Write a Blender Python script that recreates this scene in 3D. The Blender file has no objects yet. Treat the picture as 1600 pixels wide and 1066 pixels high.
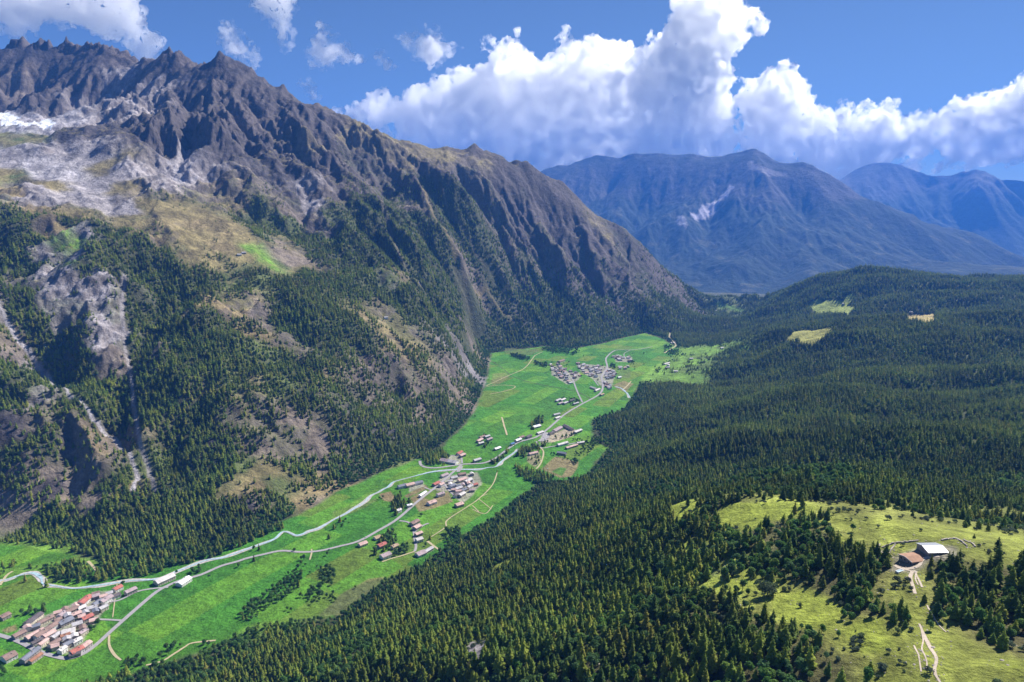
import bpy, bmesh, math, random
import numpy as np
from mathutils import Vector, Matrix
random.seed(7)
rng = np.random.default_rng(7)
C = bpy.context.scene.collection
SC = bpy.context.scene
R = math.radians
# ---------------------------------------------------------------- camera, sky, sun, exposure
CAMZ = 650.0
KF = 1.35               # how much farther off the land and clouds beyond the valley stand than first sketched
PITCH = math.atan(203.0 / 1067.0)
cam_d = bpy.data.cameras.new('camera'); cam = bpy.data.objects.new('camera', cam_d); C.objects.link(cam)
cam_d.sensor_width = 36.0; cam_d.lens = 24.0075; cam_d.clip_start = 1.0; cam_d.clip_end = 120000.0
cam.location = (0, 0, CAMZ); cam.rotation_euler = (math.pi / 2 - PITCH, 0, 0)
SC.camera = cam
SUN_AZ = R(47.0)      # measured clockwise from +Y (the viewing direction)
SUN_EL = R(43.0)
W = bpy.data.worlds.new('World'); SC.world = W; W.use_nodes = True
wn = W.node_tree; bgn = wn.nodes['Background']
sky = wn.nodes.new('ShaderNodeTexSky'); sky.sky_type = 'NISHITA'; sky.sun_disc = False
sky.sun_elevation = SUN_EL; sky.sun_rotation = SUN_AZ; sky.altitude = 3500.0
sky.air_density = 1.0; sky.dust_density = 0.0; sky.ozone_density = 4.0
wn.links.new(sky.outputs[0], bgn.inputs[0]); bgn.inputs[1].default_value = 0.05
sd = bpy.data.lights.new('sun', 'SUN'); sun = bpy.data.objects.new('sun', sd); C.objects.link(sun)
sd.energy = 5.0; sd.angle = R(0.5); sd.color = (1.0, 0.955, 0.88)
sdir = Vector((math.sin(SUN_AZ) * math.cos(SUN_EL), math.cos(SUN_AZ) * math.cos(SUN_EL), math.sin(SUN_EL)))
sun.rotation_euler = (-sdir).to_track_quat('-Z', 'Y').to_euler(); sun.location = (0, 0, 3000)
SC.view_settings.view_transform = 'Standard'; SC.view_settings.look = 'None'
SC.view_settings.exposure = 0.95; SC.view_settings.gamma = 1.0; SC.view_settings.use_curve_mapping = False
cy_ = SC.cycles
cy_.use_denoising = True; cy_.max_bounces = 24; cy_.diffuse_bounces = 2; cy_.glossy_bounces = 1
cy_.transmission_bounces = 4; cy_.transparent_max_bounces = 24; cy_.volume_bounces = 24
try:
    cy_.denoiser = 'OPENIMAGEDENOISE'
except Exception:
    pass

# ---------------------------------------------------------------- numeric helpers
SP, CP = math.sin(PITCH), math.cos(PITCH)
F = 1067.0
def ray(px, py):
    cx = (px - 800.0) / F; cy = (533.0 - py) / F
    return cx, CP + cy * SP, cy * CP - SP
def P(px, py, Y):
    dx, dy, dz = ray(px, py)
    return (dx / dy * Y, Y, CAMZ + dz / dy * Y)
def zfloor(y):
    return np.interp(y, [0, 900, 1500, 2200, 3200, 3900, 4600, 5500, 6500, 9000], [45, 28, 4, -12, -40, -65, -125, -200, -260, -300])
def PF(px, py):                       # point on the valley floor seen at this direction
    dx, dy, dz = ray(px, py)
    Y = 1500.0
    for _ in range(60):
        Y = 0.5 * Y + 0.5 * (float(zfloor(Y)) - CAMZ) / (dz / dy)
        Y = min(max(Y, 100), 9000)
    return (dx / dy * Y, Y, float(zfloor(Y)))

def hsh(ix, iy, s=0.0):
    v = np.sin(ix * 127.1 + iy * 311.7 + s * 74.7) * 43758.5453
    return v - np.floor(v)
def vnoise(x, y, s=0.0):
    ix = np.floor(x); iy = np.floor(y); fx = x - ix; fy = y - iy
    ux = fx * fx * fx * (fx * (fx * 6 - 15) + 10); uy = fy * fy * fy * (fy * (fy * 6 - 15) + 10)
    a = hsh(ix, iy, s); b = hsh(ix + 1, iy, s); c = hsh(ix, iy + 1, s); d = hsh(ix + 1, iy + 1, s)
    return (a + (b - a) * ux) * (1 - uy) + (c + (d - c) * ux) * uy
def fbm(x, y, s=0.0, o=4, g=0.5):
    t = 0.0; a = 1.0; n = 0.0
    cs, sn = math.cos(0.6), math.sin(0.6)
    for k in range(o):
        t = t + a * vnoise(x, y, s + k * 3.1); n += a; a *= g
        x, y = (x * cs - y * sn) * 2.03 + 7.3, (x * sn + y * cs) * 2.03 + 1.7
    return t / n
def ridged(x, y, s=0.0, o=4):
    t = 0.0; a = 1.0; n = 0.0
    cs, sn = math.cos(0.9), math.sin(0.9)
    for k in range(o):
        t = t + a * (1 - np.abs(2 * vnoise(x, y, s + k * 5.3) - 1)); n += a; a *= 0.5
        x, y = (x * cs - y * sn) * 2.07 + 3.3, (x * sn + y * cs) * 2.07 + 9.7
    return t / n
def sstep(a, b, x):
    t = np.clip((x - a) / (b - a), 0, 1); return t * t * (3 - 2 * t)
def gully_octave(px, py, dx, dy, seed):
    ix = np.floor(px); iy = np.floor(py); fx = px - ix; fy = py - iy
    A = 0.0; Bx = 0.0; By = 0.0; WT = 0.0
    for i in (-1, 0, 1, 2):
        for j in (-1, 0, 1, 2):
            hx = hsh(ix + i, iy + j, seed) - 0.5; hy = hsh(ix + i, iy + j, seed + 9.1) - 0.5
            qx = fx - i - hx * 0.9; qy = fy - j - hy * 0.9
            w = np.exp(-(qx * qx + qy * qy) * 2.2)
            m = (qx * dx + qy * dy) * 6.2832
            A = A + np.cos(m) * w; s_ = -np.sin(m) * w
            Bx = Bx + s_; WT = WT + w
    return A / WT, Bx / WT * dx * 6.2832, Bx / WT * dy * 6.2832
def gullies(x, y, gx, gy, lam, amp, octaves=5, gain=0.5, strength=1.0, seed=0.0):
    """stream-cut ribs that run down the slope; returns height in units of amp"""
    H = np.zeros_like(x); f = 1.0 / lam; a = 1.0
    for k in range(octaves):
        sl = np.hypot(gx, gy) + 1e-6
        k_ = np.minimum(1.0, sl * 3.0) * strength
        dx = -gy / sl * k_; dy = gx / sl * k_
        h, hx, hy = gully_octave(x * f, y * f, dx, dy, seed + k * 2.3)
        H += h * a * amp
        gx = gx + hx * f * a * amp; gy = gy + hy * f * a * amp
        f *= 2.0; a *= gain
    return H
def in_poly(x, y, poly):
    ins = np.zeros(x.shape, bool); n = len(poly)
    for i in range(n):
        x0, y0 = poly[i][:2]; x1, y1 = poly[(i + 1) % n][:2]
        if y0 == y1: continue
        c = ((y0 > y) != (y1 > y)) & (x < (x1 - x0) * (y - y0) / (y1 - y0) + x0)
        ins ^= c
    return ins
def seg_dist(x, y, pts, closed=False):
    d = np.full(x.shape, 1e18); n = len(pts)
    for i in range(n if closed else n - 1):
        x0, y0 = pts[i][:2]; x1, y1 = pts[(i + 1) % n][:2]
        vx, vy = x1 - x0, y1 - y0; L = vx * vx + vy * vy + 1e-9
        t = np.clip(((x - x0) * vx + (y - y0) * vy) / L, 0, 1)
        d = np.minimum(d, (x - x0 - t * vx) ** 2 + (y - y0 - t * vy) ** 2)
    return np.sqrt(d)
def poly_sd(x, y, poly):              # negative inside
    d = seg_dist(x, y, poly, True); return np.where(in_poly(x, y, poly), -d, d)
def resample(pts, step):
    out = [pts[0]]
    for a, b in zip(pts[:-1], pts[1:]):
        n = max(1, int(math.dist(a[:2], b[:2]) / step))
        for k in range(1, n + 1):
            out.append(tuple(a[i] + (b[i] - a[i]) * k / n for i in range(len(a))))
    return out
def rbf_fit(pts, vals, smooth=0.0):
    p = np.array(pts, float) / 1000.0; v = np.array(vals, float)
    n = len(p); d = np.sqrt(((p[:, None] - p[None]) ** 2).sum(-1))
    A = np.zeros((n + 3, n + 3)); A[:n, :n] = -d + np.eye(n) * smooth
    A[:n, n] = 1; A[:n, n + 1:] = p; A[n, :n] = 1; A[n + 1:, :n] = p.T
    b = np.zeros(n + 3); b[:n] = v
    w = np.linalg.solve(A + np.eye(n + 3) * 1e-9, b)
    return p, w
def rbf_eval(fit, x, y):
    p, w = fit; n = len(p); sh = x.shape; x = x.ravel() / 1000.0; y = y.ravel() / 1000.0
    out = np.empty(x.size); xs = x.astype(np.float32); ys = y.astype(np.float32)
    wp = w[:n].astype(np.float32); pp = p.astype(np.float32)
    for s in range(0, x.size, 20000):
        a = xs[s:s + 20000, None]; b = ys[s:s + 20000, None]
        out[s:s + 20000] = -(np.sqrt((a - pp[:, 0]) ** 2 + (b - pp[:, 1]) ** 2) @ wp)
    out += w[n] + w[n + 1] * x + w[n + 2] * y
    return out.reshape(sh)
def idw(pts, vals, x, y, power=4.0, eps=30.0):
    """pts (n,2), vals (n,k) -> (...,k)"""
    p = np.array(pts, np.float32); v = np.array(vals, np.float32); sh = x.shape
    xs = x.ravel().astype(np.float32); ys = y.ravel().astype(np.float32)
    out = np.empty((xs.size, v.shape[1]), np.float32)
    for s in range(0, xs.size, 20000):
        d2 = (xs[s:s + 20000, None] - p[:, 0]) ** 2 + (ys[s:s + 20000, None] - p[:, 1]) ** 2 + eps * eps
        w = (d2 / 1e4) ** (-power / 2)
        out[s:s + 20000] = (w @ v) / w.sum(1, keepdims=True)
    return out.reshape(sh + (v.shape[1],))
def vblur(M, n, axis):                # box blur along an axis
    k = 2 * n + 1; pad = [(0, 0), (0, 0)]; pad[axis] = (n + 1, n)
    c = np.cumsum(np.pad(M, pad, mode='edge'), axis=axis)
    if axis == 0: return (c[k:] - c[:-k]) / k
    return (c[:, k:] - c[:, :-k]) / k
# ---------------------------------------------------------------- near terrain (valley, left mountain side, right forest hills)
# (px, py, distance ahead, relief amplitude in metres)
CREST = [(-260,80,4300),(-120,75,4400),(-40,90,4450),(0,86,4500),(20,78,4500),(37,74,4500),(61,81,4500),(78,80,4500),(93,83,4500),(103,72,4500),(115,81,4500),
 (127,88,4480),(135,79,4480),(149,81,4450),(162,79,4450),(171,75,4450),(184,84,4420),(203,91,4400),(220,101,4350),(233,101,4300),(248,96,4250),(257,81,4220),
 (264,78,4200),(274,86,4200),(279,78,4180),(287,84,4160),(297,96,4150),(307,107,4120),(318,103,4100),(329,101,4080),(343,85,4050),(358,93,4060),(375,105,4080),
 (405,125,4120),(436,142,4160),(443,140,4170),(480,166,4220),(493,162,4240),(534,182,4300),(551,187,4330),(568,199,4350),(618,220,4420),(662,230,4500),
 (688,238,4560),(699,235,4580),(723,238,4640),(742,229,4680),(760,236,4720),(787,248,4780),(797,257,4800),(811,252,4820),(824,253,4840),(855,274,4900),
 (878,282,4930),(899,304,4950),(922,328,4970),(939,338,4980),(973,355,5000),(1000,378,5020),(1040,420,5080),(1080,450,5300),(1108,468,5600)]
CTRL = [
 # left flank
 (-150,700,1350,30),(-150,500,1700,40),(-150,320,2300,40),(-150,220,2900,25),(-150,160,3500,60),
 (0,780,1330,25),(0,700,1430,35),(0,600,1590,45),(0,500,1780,45),(0,400,2050,40),(0,320,2350,25),(0,255,2800,12),(0,215,3150,15),(0,190,3450,30),(0,150,4050,90),
 (80,198,3420,20),(60,215,3150,15),(60,160,4000,80),(150,150,3980,90),(200,150,3950,80),(250,135,3900,70),(110,205,3150,40),(140,193,3320,60),(200,178,3500,70),(270,150,3700,80),(310,120,3900,80),
 (150,800,1320,25),(130,700,1480,30),(60,600,1640,45),(120,560,1780,45),(120,450,1980,35),(140,400,2120,30),(150,340,2400,15),(150,290,2700,10),(150,250,2920,12),(180,225,3050,40),
 (200,480,1990,35),(210,420,2150,35),(200,560,1800,40),(215,650,1620,35),(230,400,2200,25),(230,720,1480,30),
 (260,260,2950,60),(260,210,3250,90),(300,290,2850,25),(300,330,2620,10),(300,400,2260,10),(300,500,1900,20),(300,600,1680,20),(300,700,1480,20),(300,780,1350,12),
 (350,290,3000,50),(350,200,3450,110),(350,140,3780,120),(400,400,2400,8),(400,360,2600,12),(400,300,3000,40),(430,310,3020,40),
 (450,700,1600,20),(450,600,1810,20),(450,500,2090,20),(450,420,2440,10),(450,370,2750,20),(480,350,2900,30),(470,290,3200,70),(450,220,3600,110),(430,170,3900,100),
 (520,750,1500,20),(550,680,1700,25),(560,600,1920,25),(560,500,2230,15),(560,420,2600,20),(520,345,2950,30),(560,330,3080,60),(560,260,3700,90),
 (640,700,1720,20),(620,600,2080,20),(600,510,2330,15),(640,450,2650,25),(640,350,3200,70),(640,280,3750,90),
 (700,620,2120,20),(700,550,2400,25),(700,470,2950,55),(740,500,3330,60),(720,440,3250,70),(720,400,3450,70),(740,330,3980,90),(690,280,4150,90),
 (760,500,3560,30),(770,530,3450,20),(800,500,3640,25),(800,430,3900,60),(800,350,4300,80),(850,500,3750,25),(850,430,4000,60),(850,350,4450,80),(900,480,3950,30),(900,420,4250,70),(900,360,4650,80),
 (960,500,4000,25),(960,440,4400,60),(1000,470,4300,30),(1000,420,4700,40),(1050,470,4600,20),(1050,450,4900,30),
 # right hills
 (1130,505,4600,8),(1090,530,4000,8),(1160,520,3900,10),(1150,495,5000,8),
 (1180,487,4900,12),(1230,452,4750,12),(1280,430,4650,10),(1340,420,4550,8),(1400,426,4600,8),(1430,437,4700,10),(1500,436,4600,10),(1600,430,4500,10),(1720,425,4400,10),(1900,400,4400,10),
 (1200,490,4400,12),(1300,475,4000,8),(1230,520,3300,10),(1440,495,3550,8),(1600,470,3700,10),(1750,470,3600,10),
 (1190,545,3000,10),(1268,517,3000,6),(1340,512,2980,10),(1500,505,3000,12),(1600,500,2980,12),(1800,490,2900,12),
 (1100,560,3150,8),(1120,580,2750,10),(1080,600,2560,10),(1200,570,2600,12),(1400,560,2380,12),(1600,560,2300,12),(1800,560,2200,12),
 (1050,620,2300,10),(1100,625,2120,10),(1200,600,2160,12),(1300,585,2150,12),(1450,590,2080,12),(1600,590,2050,12),(1800,600,1950,12),
 (1000,660,1930,12),(1100,660,1800,14),(1200,650,1700,14),(1400,650,1620,14),(1600,650,1550,14),(1800,660,1450,14),
 (950,720,1600,12),(1050,710,1420,14),(1200,700,1320,14),(1400,700,1260,14),(1600,700,1220,14),(1800,710,1150,14),
 (900,780,1240,10),(1000,750,1150,12),(1200,745,1040,10),(1400,750,980,10),(1600,760,940,10),(1800,780,880,10),
 (1250,775,700,4),(1400,800,660,4),(1550,825,640,4),(1700,840,600,4),
 (850,850,960,12),(950,820,900,12),(1050,790,730,6),(1120,790,680,5),(1250,790,610,3),(1300,805,570,3),(1400,825,510,3),(1500,840,490,3),(1600,850,480,3),(1750,870,450,3),
 (760,900,880,12),(900,900,690,12),(1000,860,640,10),(1100,850,590,6),(1200,850,550,5),(1330,860,490,3),(1450,860,468,2),(1600,900,430,4),(1750,930,400,5),
 (650,960,840,10),(800,980,620,12),(950,960,540,10),(1100,930,490,6),(1250,930,450,5),(1380,930,415,3),(1500,960,390,4),(1600,980,370,4),(1750,1000,350,5),
 (420,1060,720,8),(560,1060,600,10),(700,1060,520,12),(850,1060,450,12),(1000,1060,400,10),(1150,1060,365,7),(1300,1060,340,5),(1450,1060,322,4),(1600,1060,305,4),(1750,1080,290,5),
 (500,1400,400,8),(800,1400,300,8),(1100,1400,250,8),(1400,1400,220,8),(1800,1400,200,8),(2000,1000,330,8),(2100,700,1100,10),
]
LEFT_FOOT = [(-220,830),(-100,850),(0,852),(90,862),(160,878),(230,880),(300,862),(370,848),(440,815),(475,800),(530,768),(590,742),(640,722),(690,700),(735,655),(752,620),
 (762,590),(768,552),(850,541),(900,545),(950,535),(1008,521)]
RIGHT_FOOT = [(1040,532),(1062,548),(1020,575),(1002,595),(975,640),(925,655),(925,690),(950,700),(915,745),(880,752),(838,756),(760,815),(700,850),(655,885),(600,905),(520,965),
 (400,975),(330,1015),(210,1050),(100,1080),(-100,1150),(-400,1150)]
floor_px = LEFT_FOOT + RIGHT_FOOT
floor_poly = [PF(*q) for q in floor_px] + [(-1500, 700, 0), (-1500, 1150, 0)]

cp, cv, ca = [], [], []
def addc(p, a): cp.append(p[:2]); cv.append(p[2]); ca.append(a)
crest_w = [P(*q) for q in CREST]
for p in resample(crest_w, 90): addc(p, 60.0)
for q in resample(crest_w, 240):       # the far side of the crest falls away
    addc((q[0] * 1.02 - 150, q[1] + 420, q[2] - 260), 60.0)
    addc((q[0] * 1.03 - 300, q[1] + 1100, q[2] - 620), 40.0)
for q in CTRL: addc(P(q[0], q[1], q[2]), q[3])
for p in resample([t for t in floor_poly], 130): addc((p[0], p[1], float(zfloor(p[1]))), 0.0)
for px, py in [(1085,500),(1120,490),(1145,482),(1110,478),(1165,480)]: addc(PF(px, py), 4)
for x, y in [(2600,6200),(3500,5600),(4500,5400)]: addc((x, y, -150), 10)
for x, y in [(1600,7500),(3000,7500),(4500,7500),(0,7800),(-2000,7800)]: addc((x, y, -300), 10)
cp = np.array(cp); cv = np.array(cv); ca = np.array(ca)
_, keep = np.unique(np.round(cp / 12.0), axis=0, return_index=True)
FIT = rbf_fit(cp[keep], cv[keep], smooth=0.002)

NT = 1060
TH = np.linspace(R(-50), R(50), NT); rr0 = [235.0]
while rr0[-1] < 8200: rr0.append(rr0[-1] * (1 + float(np.interp(rr0[-1], [235, 900, 1300, 4900, 5600, 6500], [.0075, .0065, .0031, .0031, .007, .014]))))
RR = np.array(rr0); NR = len(RR)
TT, RG = np.meshgrid(TH, RR)           # rows = radius
GX = RG * np.sin(TT); GY = RG * np.cos(TT)
def polar_grad(H):
    dr = np.gradient(H, axis=0) / np.gradient(RR)[:, None]
    dt = np.gradient(H, axis=1) / np.gradient(TH)[None, :] / RG
    return dr * np.sin(TT) + dt * np.cos(TT), dr * np.cos(TT) - dt * np.sin(TT)
H0 = rbf_eval(FIT, GX, GY)
AMP = idw(cp, ca[:, None], GX, GY, power=3.5, eps=60)[..., 0].astype(float)
sdf = poly_sd(GX, GY, floor_poly)
AMP = np.where((GX < GY * .15 + 100) & (H0 < 760), AMP * np.interp(AMP, [10, 22, 50, 70], [1, 1.5, 1.35, 1]), AMP)
Hs = H0
for _ in range(2): Hs = vblur(vblur(Hs, 5, 0), 6, 1)
gx, gy = polar_grad(Hs)
slope0 = np.hypot(gx, gy)
crest_d = seg_dist(GX, GY, crest_w)
damp = 0.18 + 0.82 * sstep(40, 420, crest_d)
wx = GX + 190 * (fbm(GX / 420, GY / 420, 3) - .5); wy = GY + 190 * (fbm(GX / 420, GY / 420, 8) - .5)
HG = gullies(wx, wy, gx, gy, 430.0, 1.0 * 40, 6, 0.54, 0.95, 1.0) / 40.0
HG2 = gullies(wx + 333, wy, gx, gy, 760.0, 70.0, 5, 0.52, 0.95, 7.0) / 60.0
bl = sstep(.38, .62, fbm(GX / 700, GY / 700, 19, 2)) * sstep(40, 65, AMP)
HG = HG * (1 - bl) + HG2 * bl
big = AMP * damp
H = H0 + HG * big * (0.75 + .45 * sstep(40, 70, AMP)) - 0.25 * big
# crag texture on the high faces, small hummocks lower down
crag = ridged(GX / 90, GY / 90, 4, 5) - .5 + .55 * (ridged(GX / 31, GY / 31, 6, 3) - .5)
H += crag * np.clip(AMP - 15, 0, 90) * 0.75 * (0.35 + 0.65 * damp)
H += (fbm(GX / 70, GY / 70, 12, 4) - .5) * np.clip(AMP, 1.5, 20) * 0.7
# jagged teeth along the high crest
tooth = sstep(140, 0, crest_d) * sstep(1000, 1250, H0)
H += tooth * ((ridged(GX / 85, GY / 190, 21, 5) - .57) * 150 * (.4 + 1.1 * fbm(GX / 130, GY / 130, 88, 2)) + (ridged(GX / 24, GY / 60, 22, 2) - .5) * 30) * np.interp(GX, [-2450, -2150, -1400], [1.0, .38, .5])
# broad folds under the forest on the right
side = sstep(0, 250, sdf) * (1 - sstep(-200, 200, GY * 0.35 - 100 - GX))
H += side * sstep(600, 1100, RG) * ((fbm(GX / 420, GY / 210, 61, 2) - .5) * 95 + (fbm(GX / 170, GY / 120, 62, 3) - .5) * 18)
# rock ledges running along the lower left side
led = ridged((GX * .88 - GY * .46) / 110 + fbm(GX / 200, GY / 200, 5, 2), (GX * .46 + GY * .88) / 420, 15, 3) - .5
H += led * 52 * sstep(60, 260, sdf) * sstep(18, 28, AMP) * sstep(62, 45, AMP)
# flat valley floor
fl = zfloor(GY) + (fbm(GX / 180, GY / 180, 51, 3) - .5) * 5.0
k = sstep(0, 130, sdf)
H = fl * (1 - k) + H * k
H = np.where(sdf > 0, np.maximum(H, fl - 2), H)

LR0, LR1 = math.log(RR[0]), math.log(RR[-1]); RIDX = np.arange(NR, dtype=float)
def h_at(x, y, A=None):
    A = H if A is None else A
    x = np.asarray(x, float); y = np.asarray(y, float)
    r = np.hypot(x, y); t = np.arctan2(x, y)
    u = np.clip(np.interp(r, RR, RIDX), 0, NR - 1.001)
    v = np.clip((t - TH[0]) / (TH[-1] - TH[0]) * (NT - 1), 0, NT - 1.001)
    i = u.astype(int); j = v.astype(int); a = u - i; b = v - j
    return (A[i, j] * (1 - a) + A[i + 1, j] * a) * (1 - b) + (A[i, j + 1] * (1 - a) + A[i + 1, j + 1] * a) * b
def at(px, py, zoff=0.0):             # where a view direction meets the terrain
    dx, dy, dz = ray(px, py); n = math.hypot(dx, dy); x, y, s = dx / n, dy / n, dz / n
    rr = np.exp(np.linspace(LR0, LR1, 2600)); hh = h_at(rr * x, rr * y)
    g = hh + zoff - (CAMZ + rr * s)
    idx = np.nonzero(g >= 0)[0]
    if len(idx) == 0: return None
    i = max(idx[0], 1); a = g[i - 1] / (g[i - 1] - g[i]) if g[i] != g[i - 1] else 0
    r = rr[i - 1] + (rr[i] - rr[i - 1]) * min(max(a, 0), 1)
    return (r * x, r * y, CAMZ + r * s)
def project(x, y, z):
    dy = y * CP - (z - CAMZ) * SP; up = y * SP + (z - CAMZ) * CP
    return 800 + F * x / dy, 533 - F * up / dy
def W2(pts): return [p for p in (at(*q) for q in pts) if p]

def make_grid_mesh(name, X, Y, Z, col=None):
    nr, nt = X.shape
    me = bpy.data.meshes.new(name)
    co = np.stack([X, Y, Z], -1).reshape(-1, 3).astype(np.float32)
    me.vertices.add(len(co)); me.vertices.foreach_set('co', co.ravel())
    a = (np.arange(nr - 1)[:, None] * nt + np.arange(nt - 1)[None]).ravel()
    f = np.stack([a, a + 1, a + nt + 1, a + nt], -1).astype(np.int32)
    me.loops.add(f.size); me.loops.foreach_set('vertex_index', f.ravel())
    me.polygons.add(len(f)); me.polygons.foreach_set('loop_start', np.arange(0, f.size, 4, dtype=np.int32))
    me.polygons.foreach_set('loop_total', np.full(len(f), 4, np.int32))
    me.update(); me.shade_smooth()
    if col is not None:
        at_ = me.color_attributes.new('albedo', 'FLOAT_COLOR', 'POINT')
        c4 = np.ones((len(co), 4), np.float32); c4[:, :3] = col.reshape(-1, 3)
        at_.data.foreach_set('color', c4.ravel())
    return me
# ---------------------------------------------------------------- what covers the ground, as surface colours of the place
PAL = dict(gf=(.055, .195, .018), gl=(.13, .24, .03), ag=(.20, .165, .075), yg=(.27, .32, .045), rl=(.29, .265, .27), rd=(.105, .088, .083), rb=(.055, .050, .055),
           ff=(.060, .070, .028), sc=(.36, .335, .35), og=(.23, .18, .09), rp=(.19, .155, .12), lg=(.12, .15, .05))
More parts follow.
